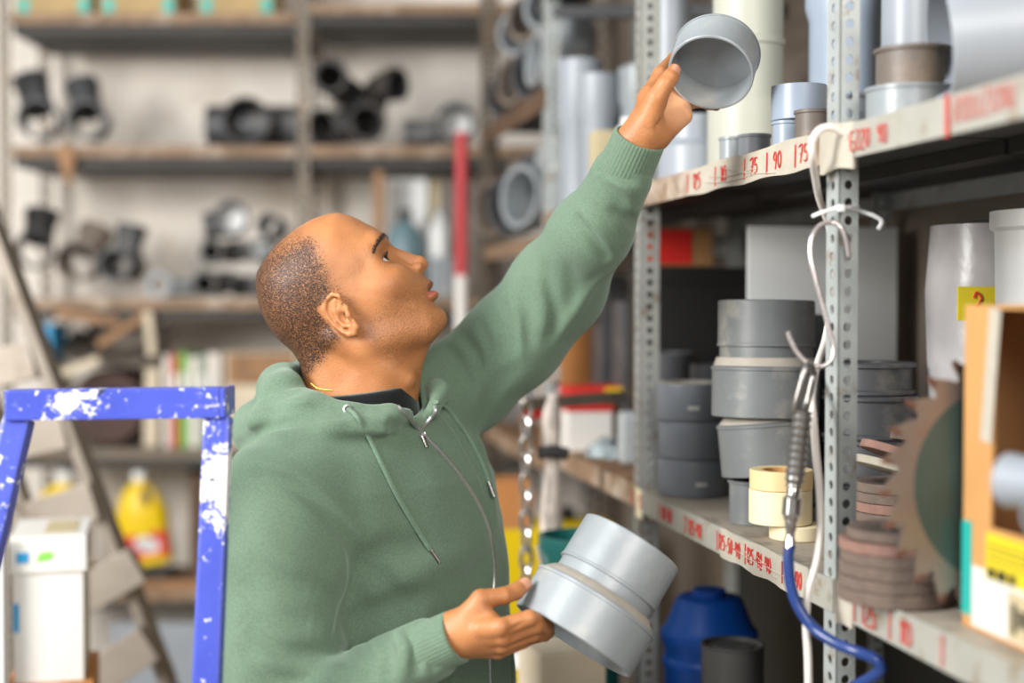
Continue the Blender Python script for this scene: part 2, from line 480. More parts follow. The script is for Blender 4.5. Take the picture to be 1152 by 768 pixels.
# ------------------------------------------------------------------ the person
PO = P(394.4, 357.5, 1.90)
_a = math.radians(40)
HX = D(math.cos(_a), math.sin(_a), 0.0); HZ = D(-math.sin(_a), math.cos(_a), 0.0); HY = D(0, 0, 1)
HR = [_n(HX), _n(HY), _n(HZ)]
def H(x, y, z):
    """head coordinates in mm (forward, left, up from the ear hole) to world"""
    return PO+HX*(x/1000)+HY*(y/1000)+HZ*(z/1000)
def to_head(V):
    q = np.asarray(V)-_n(PO)
    return np.stack([q @ HR[0], q @ HR[1], q @ HR[2]], -1)*1000
prof = [(101, 38), (104.5, 56), (103.5, 66), (96, 85), (79, 117), (52, 131), (27, 136), (0, 137.5), (-20, 136), (-42, 131), (-58, 124), (-72, 108),
        (-80, 93), (-88, 72), (-91, 52), (-90, 30), (-84, 12), (-77, -2), (-70, -20), (-62, -40), (-40, -58), (-10, -68), (20, -76), (44, -85),
        (62, -89), (78, -89), (90, -84), (96.5, -76), (98, -68), (96, -58), (98, -48), (101, -36), (102, -22), (100, -8), (97, 8), (97, 22)]
_C0 = (5, 40)
_th = np.array([math.atan2(z-_C0[1], x-_C0[0]) for x, z in prof]); _rr = np.array([math.hypot(x-_C0[0], z-_C0[1]) for x, z in prof])
_o = np.argsort(_th); _th = _th[_o]; _rr = _rr[_o]
_tg = np.linspace(-PI, PI, 721); _rg = np.interp(_tg, np.concatenate([_th-2*PI, _th, _th+2*PI]), np.tile(_rr, 3))
_k = np.exp(-(np.arange(-12, 13)/4.)**2); _k /= _k.sum()
_rg = np.convolve(np.concatenate([_rg[:-1], _rg[:-1], _rg[:-1]]), _k, 'same')[720:1441]
def skull_fn(x, y, z):
    px, py, pz = x-PO[0], y-PO[1], z-PO[2]
    def ax(v): return (px*v[0]+py*v[1]+pz*v[2])*1000
    a, b, c = ax(HR[0]), ax(HR[1]), ax(HR[2])
    u, w = a-_C0[0], c-_C0[1]
    rho = np.sqrt(u*u+w*w); th = np.arctan2(w, u)
    r = np.interp(th, _tg, _rg)
    wid = np.interp(c, [-90, -60, -30, 0, 40, 80, 137], [50, 60, 67, 71, 74, 76.5, 76])
    p = 2.25
    q = ((rho/r)**p+(np.abs(b)/wid)**p)**(1/p)
    return (q-1)*.070
def head_field(h):
    cs = [H(x, y, z) for x in (-125, 140) for y in (-95, 90) for z in (-190, 150)]
    lo = np.min([_n(c) for c in cs], 0); hi = np.max([_n(c) for c in cs], 0)
    lo = np.maximum(lo, _n(P(275, 520, 1.79))*np.array([1, 0, 1])+np.array([0, 1.78, 0])); lo[0] = P(275, 300, 1.9)[0]
    lo[2] = P(400, 475, 1.9)[2]; hi[0] = P(525, 300, 1.9)[0]; hi[2] = P(400, 222, 1.9)[2]
    F = Field(lo, hi, h)
    F.apply(skull_fn, lo, hi, .004)
    mm = lambda *r: [q/1000 for q in r]
    E_ = lambda c, r, k, op='add', R=HR: F.ell(H(*c), mm(*r), R, k/1000, op)
    Cn = lambda c0, c1, r0, r1, k, op='add': F.cone(H(*c0), H(*c1), r0/1000, r1/1000, k/1000, op)
    # neck
    F.cone(P(420, 372, 1.905), P(415, 500, 1.915), .0615, .064, .022)
    F.cone(H(31, 0, -82), H(-12, 0, -109), .020, .026, .018)
    F.cone(H(60, 0, -66), H(31, 0, -80), .018, .020, .014)
    F.cone(H(-48, -10, -5), P(385, 470, 1.90), .034, .045, .02)
    for s in (-1, 1):
        Cn((-28, 58*s, -12), (8, 30*s, -112), 9, 9, 18)           # side neck muscle
        Cn((2, 52*s, -44), (66, 24*s, -76), 12, 13, 22)             # jaw
        E_((65, 45*s, 0), (25, 18, 19), 22)                         # cheek
        E_((91, 22*s, 52), (10, 26, 9), 14)                         # brow ridge
        Cn((75, 47*s, 46), (70, 50*s, 22), 5, 5, 18)                # outer orbit
        E_((104, 32*s, 27), (15, 19, 11), 12, 'sub')                 # socket
    E_((90, 0, -28), (23, 29, 18), 12)
    for s in (-1, 1): E_((82, 28*s, -10), (18, 18, 20), 18)
    E_((84, 0, -74), (15, 20, 14), 12)                              # chin
    Cn((97, 0, 36), (116, 0, 0), 6.5, 8.5, 8)                       # nose bridge
    Cn((90, 9, 20), (103, 13, -6), 6, 6, 10); Cn((90, -9, 20), (103, -13, -6), 6, 6, 10)
    E_((118.3, 0, -4.5), (9.2, 9.5, 8.6), 5)
    Cn((121, 0, -9), (107, 0, -14), 4.5, 5.5, 4)
    for s in (-1, 1):
        E_((109, 12*s, -7.5), (10.5, 6.2, 7), 3.5)                  # wing
        E_((116, 7.5*s, -15.5), (5.5, 3.0, 4.2), 1.6, 'sub')
        F.groove([H(101, 17*s, 2), H(98, 19.5*s, -7), H(102, 17*s, -14)], .0012, .0022)
        F.groove([H(99, 21*s, -8), H(93, 29*s, -24), H(86, 32*s, -40)], .0011, .0045)
    E_((104.5, 0, -33), (10.5, 20, 5.6), 3)                         # upper lip
    E_((101, 0, -48.5), (10.5, 18, 6.2), 3)                         # lower lip
    E_((112, 0, -40.2), (16, 20, 1.7), 1.6, 'sub')
    F.groove([H(95, -25, -38), H(92, -28, -42)], .001, .003)
    F.groove([H(113, 0, -16), H(113, 0, -27)], .0009, .003)
    for s in (-1, 1):
        e = (79, 32*s, 27.5)
        E_(e, (14.0, 14.6, 14.0), 3)
        E_((92, 35*s, 26.5), (12, 14.5, 4.6), 1.1, 'sub')
        F.groove([H(90, 20*s, 35), H(94, 30*s, 37), H(87, 42*s, 34), H(80, 47*s, 29)], .0010, .0014)
        F.groove([H(91, 20*s, 17), H(89, 32*s, 13), H(81, 44*s, 17)], .0008, .003)
    # ears
    for s in (-1, 1):
        cx, cz = (-1.5, 2.0) if s < 0 else (-8, 6)
        n = Vector((-.42, .9*s, 0)).normalized()
        def ear(u, v, o=0.):
            # u forward, v up in the plane of the ear, o out of it (mm)
            t = Vector((.9, .42*s, 0)); t.normalize()
            b = Vector((cx, 76.5*s, cz))+t*u+Vector((.13*v, 0, .99*v))+n*o
            return H(*b)
        Re = [_n(HX*.9+HY*.42*s), _n(HX*n.x+HY*n.y), _n(HZ)]
        F.ell(ear(-1, 2, -3), mm(16, 4.0, 27), Re, .005)
        rim = [(10, 14), (13.5, 22), (6, 29.5), (-6, 29.5), (-15, 22), (-17.5, 10), (-15, -4), (-10, -16), (-4, -24), (4, -27), (10, -23), (11.5, -15)]
        rr = [2.4, 2.8, 3.1, 3.2, 3.2, 3.1, 3, 3, 3.8, 4.6, 4.2, 3]
        pts = [ear(u, v, .8) for u, v in rim]
        for i in range(len(pts)-1): F.cone(pts[i], pts[i+1], rr[i]/1000, rr[i+1]/1000, .0012)
        F.cone(ear(8, 9, -4), ear(11, 16, -1), .003, .0025, .002)
        F.ell(ear(2, -4, 4), mm(7.5, 8, 11), Re, .002, 'sub')       # concha
        F.ell(ear(3, 17, 3.5), mm(9, 3.2, 6), Re, .002, 'sub')
        F.groove([ear(9, 24, 2), ear(-4, 25, 2), ear(-12, 16, 2), ear(-13, 4, 2), ear(-9, -10, 2)], .0016, .0016)
        F.chain([ear(5, 22, -1), ear(-5, 11, 0), ear(-8, 0, .4), ear(-5, -11, .2), ear(3, -16, -.2)], [.0022, .0026, .0028, .0028, .0026], .0018)
        F.chain([ear(7, 12, -1.5), ear(-4, 8, -.6)], [.0018, .002], .002)
        F.chain([ear(12.5, 3, 1), ear(10.5, -5, 2), ear(10, -12, .5)], [.0032, .0038, .003], .002)   # tragus
        F.ell(ear(6, -22, 0), mm(7.5, 3.6, 6.5), Re, .003)
        F.ell(ear(5, -3, -2), mm(3.2, 6, 4), Re, .001, 'sub')
    return F
hF = head_field(.0016)
# ---- hands: finger chains in photo pixels + depth
def pchain(F, pts, k=.003):
    Q = [P(a, b, c) for a, b, c, r in pts]; R_ = [q[3] for q in pts]
    f_lo = np.min([_n(q) for q in Q], 0)-.03; f_hi = np.max([_n(q) for q in Q], 0)+.03
    fns = [cone_fn(_n(Q[i]), _n(Q[i+1]), R_[i], R_[i+1]) for i in range(len(Q)-1)]
    def fn(x, y, z):
        d = fns[0](x, y, z)
        for g in fns[1:]:
            e = g(x, y, z); kk = .0025
            h = np.clip(.5+.5*(d-e)/kk, 0, 1); d = d*(1-h)+e*h-kk*h*(1-h)
        return d
    F.apply(fn, f_lo, f_hi, k)
def knuckle(F, p, r, k=.004):
    F.ell(P(*p), (r, r, r), None, k)
HAND_R = dict(
 index=[(540, 707, 1.622, .0120), (563, 706, 1.617, .0112), (596, 695, 1.624, .0094), (612, 699, 1.655, .0084), (617, 705, 1.674, .0075)],
 middle=[(542, 714, 1.628, .0118), (566, 716, 1.624, .0108), (602, 704, 1.633, .0094), (614, 706, 1.660, .0084), (617, 711, 1.680, .0076)],
 ring=[(541, 721, 1.637, .0112), (565, 725, 1.634, .0102), (599, 713, 1.643, .0088), (610, 712, 1.668, .0080), (613, 715, 1.685, .0072)],
 pinky=[(538, 727, 1.648, .0102), (560, 732, 1.647, .0092), (588, 722, 1.655, .0078), (600, 717, 1.672, .0071), (606, 717, 1.686, .0064)],
 thumb=[(521, 700, 1.636, .0150), (541, 674, 1.636, .0118), (567, 670, 1.643, .0100), (580, 665, 1.655, .0100), (590.5, 657, 1.666, .0084)])
HAND_L = dict(
 index=[(727, 112, 1.832, .0130), (735, 100, 1.836, .0112), (743, 83, 1.844, .0098), (758, 66, 1.880, .0086), (776, 64, 1.915, .0076)],
 middle=[(735, 114, 1.845, .0125), (747, 98, 1.856, .0110), (768, 84, 1.892, .0094), (788, 82, 1.912, .0086), (802, 84, 1.915, .0078)],
 ring=[(743, 120, 1.848, .0120), (760, 105, 1.860, .0105), (780, 101, 1.886, .0090), (796, 101, 1.897, .0084), (806, 103, 1.897, .0075)],
 pinky=[(752, 127, 1.842, .0115), (770, 116, 1.850, .0098), (787, 114, 1.864, .0082), (798, 117, 1.864, .0074), (806, 119.5, 1.860, .0062)],
 thumb=[(731, 134, 1.805, .0165), (739, 110, 1.792, .0135), (749, 94, 1.788, .0108), (754, 87, 1.790, .0105), (758.5, 79, 1.795, .0084)])
def bounds(pts, m):
    A = np.array([_n(p) for p in pts]); return A.min(0)-m, A.max(0)+m
NAILS = []
def hand_field(HD, wrist, h, palm):
    allp = [P(a, b, c) for f in HD.values() for a, b, c, r in f]+[P(*w[:3]) for w in wrist]
    lo, hi = bounds(allp, .035); F = Field(lo, hi, h)
    for i in range(len(wrist)-1):
        F.cone(P(*wrist[i][:3]), P(*wrist[i+1][:3]), wrist[i][3], wrist[i+1][3], .006, flat=(D(0, 0, 1), .82))
    for a, b, ra, rb in palm: F.cone(P(*a), P(*b), ra, rb, .009)
    for nme in ('pinky', 'ring', 'middle', 'index', 'thumb'): pchain(F, HD[nme], .0022)
    return F
rF = hand_field(HAND_R, [(486, 727, 1.655, .0262), (512, 714, 1.645, .0265), (524, 711, 1.640, .026)], .0016,
  [((515, 712, 1.642), (552, 706, 1.622), .022, .0125), ((516, 715, 1.645), (555, 715, 1.628), .021, .0125), ((516, 718, 1.650), (553, 724, 1.638), .020, .0118),
   ((516, 720, 1.654), (550, 730, 1.650), .018, .0110), ((517, 706, 1.640), (538, 682, 1.636), .018, .013), ((540, 684, 1.634), (556, 698, 1.630), .008, .008)])
for p, r in (((564, 705, 1.612), .0095), ((566, 716, 1.620), .009), ((565, 725, 1.631), .0085)): knuckle(rF, p, r)
for a, b in (((566, 711, 1.610), (590, 699, 1.615)), ((567, 721, 1.616), (590, 709, 1.624)), ((565, 730, 1.630), (588, 718, 1.638))):
    rF.groove([P(*a), P(*b)], .0022, .003)
rF.groove([P(528, 696, 1.612), P(545, 685, 1.612), P(560, 682, 1.615)], .002, .004)
for dx in (-2, 1.5): rF.groove([P(567+dx, 661, 1.635), P(569+dx, 667, 1.632), P(568+dx, 673, 1.634)], .0008, .0010)
lF = hand_field(HAND_L, [(700, 196, 1.84, .026), (716, 160, 1.818, .026), (726, 146, 1.818, .025)], .0016,
  [((722, 150, 1.816), (732, 106, 1.832), .021, .0140), ((726, 150, 1.822), (744, 104, 1.850), .021, .0135), ((732, 152, 1.826), (756, 110, 1.852), .020, .0130),
   ((738, 153, 1.828), (766, 120, 1.846), .018, .0120), ((724, 148, 1.812), (737, 116, 1.795), .020, .0150), ((742, 150, 1.822), (768, 130, 1.838), .015, .013)])
lF.groove([P(757, 96, 1.80), P(754, 118, 1.80), P(744, 138, 1.795), P(728, 147, 1.80)], .0045, .0045)
lF.groove([P(764, 104, 1.82), P(769, 120, 1.82), P(775, 130, 1.825)], .003, .0032)
lF.groove([P(778, 108, 1.84), P(781, 116, 1.84), P(782, 124, 1.845)], .0012, .002)
lF.groove([P(724, 143, 1.79), P(735, 150, 1.79), P(744, 161, 1.795)], .0014, .0022)
# ---- forearms, arms, trunk, legs under the clothes (coarse)
bF = Field((-.50, 1.45, .0), (.28, 2.30, 1.62), .008)
TOR = [(.90, -.164, 1.93, .165, .105), (1.00, -.164, 1.93, .165, .105), (1.20, -.170, 1.925, .160, .100), (1.30, -.176, 1.92, .165, .100), (1.38, -.185, 1.918, .145, .085), (1.43, -.195, 1.915, .075, .06), (1.46, -.195, 1.915, .055, .05)]
TF = Vector((.78, -.62, 0)).normalized(); TL = Vector((.62, .78, 0)).normalized()
def torso_fn(T, p=2.4):
    zs = [t[0] for t in T]
    def fn(x, y, z):
        cx = np.interp(z, zs, [t[1] for t in T]); cy = np.interp(z, zs, [t[2] for t in T])
        a = np.interp(z, zs, [t[3] for t in T]); b = np.interp(z, zs, [t[4] for t in T])
        u = (x-cx)*TL.x+(y-cy)*TL.y; v = (x-cx)*TF.x+(y-cy)*TF.y
        q = ((np.abs(u)/a)**p+(np.abs(v)/b)**p)**(1/p)
        d = (q-1)*np.minimum(a, b)*.9
        return np.maximum(np.maximum(d, z-zs[-1]), zs[0]-z)
    return fn
bF.apply(torso_fn(TOR), bF.lo, bF.lo+bF.h*np.array(bF.n), .004)
SHR = P(325, 552, 1.79); ELR = P(306, 822, 1.72); WRR = P(512, 714, 1.645)
SHL = P(525, 432, 2.03); ELL = P(628, 322, 1.985); WRL = P(716, 160, 1.818)
HIPC = Vector((-.164, 1.93, .93))
for s in (-1, 1):
    hip = HIPC+TL*(.09*s); knee = Vector((hip.x, hip.y, .50))+TF*.03; ank = Vector((hip.x, hip.y, .09))+TL*(.01*s)
    bF.cone(hip, knee, .078, .052, .03); bF.cone(knee, ank, .050, .036, .02)
    bF.cone(ank-TF*.02+Vector((0, 0, -.045)), ank+TF*.13+Vector((0, 0, -.055)), .034, .03, .02)
bF.cone(SHR, ELR, .046, .036, .02); bF.cone(ELR, WRR, .036, .024, .01)
bF.cone(SHL, ELL, .046, .036, .02); bF.cone(ELL, WRL, .036, .023, .01)
bF.cone(P(413, 470, 1.912), P(412, 440, 1.91), .05, .05, .02)
# ---- join into one body mesh
def joined(name, parts, mats, parent):
    V = []; Fc = []; mi = []; o = 0
    for (v, f, m) in parts:
        V.append(v); Fc.append(f+o); mi += [m]*len(f); o += len(v)
    me = bpy.data.meshes.new(name); V = np.concatenate(V); Fc = np.concatenate(Fc)
    me.vertices.add(len(V)); me.vertices.foreach_set('co', V.astype(np.float32).ravel())
    me.loops.add(Fc.size); me.loops.foreach_set('vertex_index', Fc.astype(np.int32).ravel())
    me.polygons.add(len(Fc)); me.polygons.foreach_set('loop_start', np.arange(0, Fc.size, Fc.shape[1], dtype=np.int32))
    me.polygons.foreach_set('material_index', np.array(mi, dtype=np.int32))
    me.update(calc_edges=True); me.validate(); me.shade_smooth()
    for m in mats: me.materials.append(m)
    ob = bpy.data.objects.new(name, me); C.objects.link(ob)
    if parent: ob.parent = parent
    return ob, V
BASE = Vector((-.164, 1.93, 0))
person = thing('person', 'person with shaved head in green zip hoodie holding a grey pipe fitting in each hand', 'person', BASE)
vh, fh = hF.mesh(); vr, fr = rF.mesh(); vl, fl = lF.mesh(); vb, fb = bF.mesh()
def keep(v, f, m):
    """faces whose vertices all pass the mask"""
    return f[m[f].all(1)]
off = _n(BASE)
# skin material with masks
def skin_mat():
    m, nt, b = new_mat('skin')
    L = nt.links.new
    tc = nt.nodes.new('ShaderNodeTexCoord')
    def noise(sc, det=4):
        n = nt.nodes.new('ShaderNodeTexNoise'); n.inputs['Scale'].default_value = sc; n.inputs['Detail'].default_value = det; L(tc.outputs['Object'], n.inputs['Vector']); return n
    n1 = noise(22, 5); r = nt.nodes.new('ShaderNodeValToRGB')
    r.color_ramp.elements[0].position = .3; r.color_ramp.elements[1].position = .72
    r.color_ramp.elements[0].color = lin((170, 110, 66))+(1,); r.color_ramp.elements[1].color = lin((194, 132, 84))+(1,)
    L(n1.outputs['Fac'], r.inputs['Fac']); cur = r.outputs['Color']
    def mixin(att, col, amt=1., cur=None):
        a = nt.nodes.new('ShaderNodeAttribute'); a.attribute_name = att
        mu = nt.nodes.new('ShaderNodeMath'); mu.operation = 'MULTIPLY'; mu.inputs[1].default_value = amt; L(a.outputs['Fac'], mu.inputs[0])
        x = nt.nodes.new('ShaderNodeMix'); x.data_type = 'RGBA'; L(mu.outputs[0], x.inputs['Factor']); L(cur, x.inputs['A']); x.inputs['B'].default_value = lin(col)+(1,)
        return x.outputs['Result']
    cur = mixin('lip_upper', (120, 66, 56), .8, cur); cur = mixin('lip_lower', (196, 108, 92), .9, cur)
    cur = mixin('palm', (236, 178, 136), .8, cur); cur = mixin('nail', (214, 156, 130), .9, cur); cur = mixin('scalp', (112, 76, 54), .55, cur)
    # beard shadow speckle
    a = nt.nodes.new('ShaderNodeAttribute'); a.attribute_name = 'beard'
    vo = noise(900, 1); mr = nt.nodes.new('ShaderNodeMapRange'); mr.inputs['From Min'].default_value = .5; mr.inputs['From Max'].default_value = .62
    L(vo.outputs['Fac'], mr.inputs['Value'])
    mu = nt.nodes.new('ShaderNodeMath'); mu.operation = 'MULTIPLY'; L(mr.outputs[0], mu.inputs[0]); L(a.outputs['Fac'], mu.inputs[1])
    x = nt.nodes.new('ShaderNodeMix'); x.data_type = 'RGBA'; L(mu.outputs[0], x.inputs['Factor']); L(cur, x.inputs['A']); x.inputs['B'].default_value = lin((70, 46, 34))+(1,)
    L(x.outputs['Result'], b.inputs['Base Color'])
    b.inputs['Roughness'].default_value = .47; b.inputs['Specular IOR Level'].default_value = .5
    b.inputs['Subsurface Weight'].default_value = .18; b.inputs['Subsurface Radius'].default_value = (.012, .005, .003); b.inputs['Subsurface Scale'].default_value = .5
    n3 = noise(420, 3); bp = nt.nodes.new('ShaderNodeBump'); bp.inputs['Strength'].default_value = .3; bp.inputs['Distance'].default_value = .002
    L(n3.outputs['Fac'], bp.inputs['Height']); L(bp.outputs['Normal'], b.inputs['Normal'])
    return m
M['skin'] = skin_mat()
# eyeballs belong to the same body mesh
def uvsphere(c, r, n=28, axis=None):
    vs = []; fs = []
    ax = frame_from(axis)
    for i in range(n+1):
        t = PI*i/n
        for k in range(2*n):
            a = PI*k/n
            vs.append(c+ax @ Vector((math.sin(t)*math.cos(a), math.sin(t)*math.sin(a), math.cos(t)))*r)
    for i in range(n):
        for k in range(2*n):
            k2 = (k+1) % (2*n)
            fs.append((i*2*n+k, (i+1)*2*n+k, (i+1)*2*n+k2, i*2*n+k2))
    return np.array([_n(v) for v in vs]), np.array(fs)
def eye_mat():
    m, nt, b = new_mat('eye'); a = nt.nodes.new('ShaderNodeAttribute'); a.attribute_name = 'iris'
    r = nt.nodes.new('ShaderNodeValToRGB'); e = r.color_ramp.elements
    e[0].position = 0; e[0].color = lin((216, 204, 196))+(1,)
    e[1].position = .40; e[1].color = lin((206, 190, 180))+(1,)
    for p, c in ((.46, (44, 26, 18)), (.75, (70, 42, 26)), (.80, (8, 6, 6)), (1., (6, 5, 5))):
        q = r.color_ramp.elements.new(p); q.color = lin(c)+(1,)
    nt.links.new(a.outputs['Fac'], r.inputs['Fac']); nt.links.new(r.outputs['Color'], b.inputs['Base Color'])
    b.inputs['Roughness'].default_value = .08; return m
M['eye'] = eye_mat()
gaze = (HX*1.0+HZ*.10-HY*.30).normalized()
parts = [(vh, fh, 0), (vr, fr, 0), (vl, fl, 0), (vb, fb, 0)]
eyes = []
for s in (-1, 1):
    ve, fe = uvsphere(H(79.3, 32*s, 27.5), .0122, axis=gaze); parts.append((ve, fe, 1)); eyes.append((ve, _n(H(79.3, 32*s, 27.5))))
parts = [(v-off, f, m) for v, f, m in parts]
body, VB = joined('body', parts, [M['skin'], M['eye']], person)
# masks
VW = VB+off; n0 = len(vh); hv = to_head(vh)
def attr(ob, name, vals):
    a = ob.data.attributes.new(name, 'FLOAT', 'POINT'); a.data.foreach_set('value', vals.astype(np.float32))
def sstep(a, b, x): t = np.clip((x-a)/(b-a), 0, 1); return t*t*(3-2*t)
def full(v, start=0):
    o = np.zeros(len(VW)); o[start:start+len(v)] = v; return o
X, Y, Z = hv.T; aY = np.abs(Y)
lipw = sstep(24, 19, aY)*sstep(92, 97, X)
up_l = lipw*sstep(-27.5-aY*.25, -29.5-aY*.25, Z)*sstep(-41.5, -40.0, Z)
lo_l = lipw*sstep(-39.5, -41, Z)*sstep(-55.5+aY*.35, -53+aY*.35, Z)
attr(body, 'lip_upper', full(up_l)); attr(body, 'lip_lower', full(lo_l))
hx = np.interp(Z, [-40, -14, 0, 30, 60, 80, 110, 140], [12, 16, 20, 27, 34, 40, 46, 44])
ragged = 6*vnoise(X/9, Y/9, Z/9)
dens = sstep(hx+12, hx-30, X+ragged)*sstep(-34, -8, Z+np.clip(-X-30, 0, 60)*.15)
dens *= np.where((X > -28) & (Z < 34) & (X < 14), sstep(13, 17, X)+sstep(-18, -24, X)+sstep(28, 34, Z), 1).clip(0, 1)
dens *= np.where((Z < 0) & (X > 0), sstep(-30, -10, Z), 1)
eard = np.where((aY > 79) & (X > -30) & (X < 24) & (Z > -32) & (Z < 38), 0, 1); dens *= eard
top = sstep(96, 128, Z)*sstep(-55, 40, X)
dens = dens*(1-.45*top)
attr(body, 'scalp', full(dens*.9))
beard = sstep(-6, -30, Z)*sstep(-4, 10, X)*sstep(-100, -86, Z)*.55*(1-np.clip(up_l+lo_l, 0, 1))
beard = np.maximum(beard, sstep(24, 14, X)*sstep(0, 14, X)*sstep(-40, -12, Z)*sstep(20, 0, Z)*.5)
beard = np.maximum(beard, .4*sstep(-14, -18, Z)*sstep(-30, -26, Z)*sstep(96, 102, X)); attr(body, 'beard', full(beard*eard))
ir = np.zeros(len(VW)); st = len(vh)+len(vr)+len(vl)+len(vb)
for ve, c in eyes:
    d = (ve-c) @ _n(gaze)/.0122; ang = np.degrees(np.arccos(np.clip(d, -1, 1)))
    ir[st:st+len(ve)] = np.interp(ang, [0, 10.5, 11.5, 26, 28.5, 30, 180], [1, .82, .76, .72, .46, .36, 0]); st += len(ve)
attr(body, 'iris', ir)
nl = np.zeros(len(VW)); pm = np.zeros(len(VW))
def nail(start, v, tip, prev, out, size=.0068):
    t = _n(P(*tip[:3])); d = t-_n(P(*prev[:3])); d = d/np.linalg.norm(d)
    o = _n(out); o = o-d*(o @ d); o = o/np.linalg.norm(o)
    q = v-t; a = q @ d; b = q @ o; c = q @ np.cross(d, o)
    m = sstep(.0008, .0022, b-.0030)*sstep(size, size-.0016, np.abs(c))*sstep(-.0085, -.0072, a)*sstep(.0064, .0052, a)
    nl[start:start+len(v)] = np.maximum(nl[start:start+len(v)], m)
nail(len(vh), vr, HAND_R['thumb'][4], HAND_R['thumb'][3], D(.1, .45, -1), .0072)
s_l = len(vh)+len(vr)
nail(s_l, vl, HAND_L['thumb'][4], HAND_L['thumb'][3], D(.45, .1, -1), .0072)
attr(body, 'nail', nl)
q = vl-_n(P(752, 122, 1.85)); dd = np.linalg.norm(q, axis=1)
toward = -(q @ _n(D(-.35, .25, 1.0)))
pm[s_l:s_l+len(vl)] = sstep(.0, .012, toward)*sstep(.055, .03, dd)*sstep(-.026, -.008, q @ _n(D(1, -.1, 0)))
attr(body, 'palm', pm)
# ---- cropped hair and eyebrows: thin shells over the scalp
def hair_mat(name, att, scale, lo, hi, col):
    m, nt, b = new_mat(name); L = nt.links.new
    tc = nt.nodes.new('ShaderNodeTexCoord'); n = nt.nodes.new('ShaderNodeTexNoise'); n.inputs['Scale'].default_value = scale; n.inputs['Detail'].default_value = 1.5
    mp = nt.nodes.new('ShaderNodeMapping'); mp.inputs['Scale'].default_value = (1, 1, 1)
    L(tc.outputs['Object'], mp.inputs['Vector']); L(mp.outputs['Vector'], n.inputs['Vector'])
    a = nt.nodes.new('ShaderNodeAttribute'); a.attribute_name = 'hair_amount'
    mr = nt.nodes.new('ShaderNodeMapRange'); mr.inputs['From Min'].default_value = 0; mr.inputs['From Max'].default_value = 1
    mr.inputs['To Min'].default_value = lo; mr.inputs['To Max'].default_value = hi; L(a.outputs['Fac'], mr.inputs['Value'])
    su = nt.nodes.new('ShaderNodeMath'); su.operation = 'SUBTRACT'; L(n.outputs['Fac'], su.inputs[0]); L(mr.outputs[0], su.inputs[1])
    m2 = nt.nodes.new('ShaderNodeMath'); m2.operation = 'MULTIPLY'; m2.inputs[1].default_value = 14; m2.use_clamp = True; L(su.outputs[0], m2.inputs[0])
    b.inputs['Base Color'].default_value = lin(col)+(1,); b.inputs['Roughness'].default_value = .55
    L(m2.outputs[0], b.inputs['Alpha']); return m
M['hair'] = hair_mat('cropped_hair', 'density', 900, .78, .465, (46, 32, 25))
M['brow'] = hair_mat('eyebrow_hair', 'density', 650, .78, .29, (54, 38, 29))
me_tmp = bpy.data.meshes.new('tmp'); me_tmp.from_pydata(vh.tolist(), [], fh.tolist()); me_tmp.update()
nh = np.zeros(len(vh)*3, dtype=np.float32); me_tmp.vertices.foreach_get('normal', nh); nh = nh.reshape(-1, 3); bpy.data.meshes.remove(me_tmp)
def shell(name, dens, offs, m, thr=.03):
    f = fh[(dens[fh] > thr).any(1)]
    u, inv = np.unique(f, return_inverse=True)
    v = vh[u]+nh[u]*offs[u][:, None] if not np.isscalar(offs) else vh[u]+nh[u]*offs
    ob, _ = joined(name, [(v-off, inv.reshape(f.shape), 0)], [m], person)
    attr(ob, 'hair_amount', dens[u]); return ob
hair = shell('cropped_hair', dens, .0007, M['hair'])
def poly_d(p, pts):
    best = None
    for a, b in zip(pts[:-1], pts[1:]):
        a = np.array(a, float); b = np.array(b, float); ab = b-a
        t = np.clip(((p-a) @ ab)/(ab @ ab), 0, 1); d = np.linalg.norm(p-a-t[:, None]*ab, axis=1)
        best = d if best is None else np.minimum(best, d)
    return best
_bp = [hF.surf(a, b, 1.6, 2.2) for a, b in ((419.5, 284), (421.5, 278), (425, 272), (429, 267), (432.5, 263.5))]
_bh = [tuple(to_head(np.array([_n(p)]))[0]) for p in _bp if p is not None]
_bh.append((103.5, -9, 54))
for s in (-1, 1):
    bd = poly_d(hv, [(a, -b*s, c) for a, b, c in _bh])
    m_ = np.exp(-(bd/(2.6+1.2*sstep(80, 98, X)))**2)*(Y*s > 5)
    shell('eyebrow', m_, .0006+.0012*m_, M['brow'], .08)
    lash = bmesh.new()
    for i in range(17):
        u = i/16; yy = (22+24*u)*s; xx = 79+math.sqrt(max(0, 14.2**2-(yy-32*s)**2))*.93+.6
        p0 = H(xx-.4, yy, 29.6-1.6*u*u); p1 = H(xx+2.2, yy+(u-.4)*3*s, 31.6); p2 = H(xx+3.6, yy+(u-.4)*4*s, 34)
        tube(lash, [p0-BASE, p1-BASE, p2-BASE], [.00045, .0003, .00012], 5)
    obj('eyelashes', lash, M['black'], person)
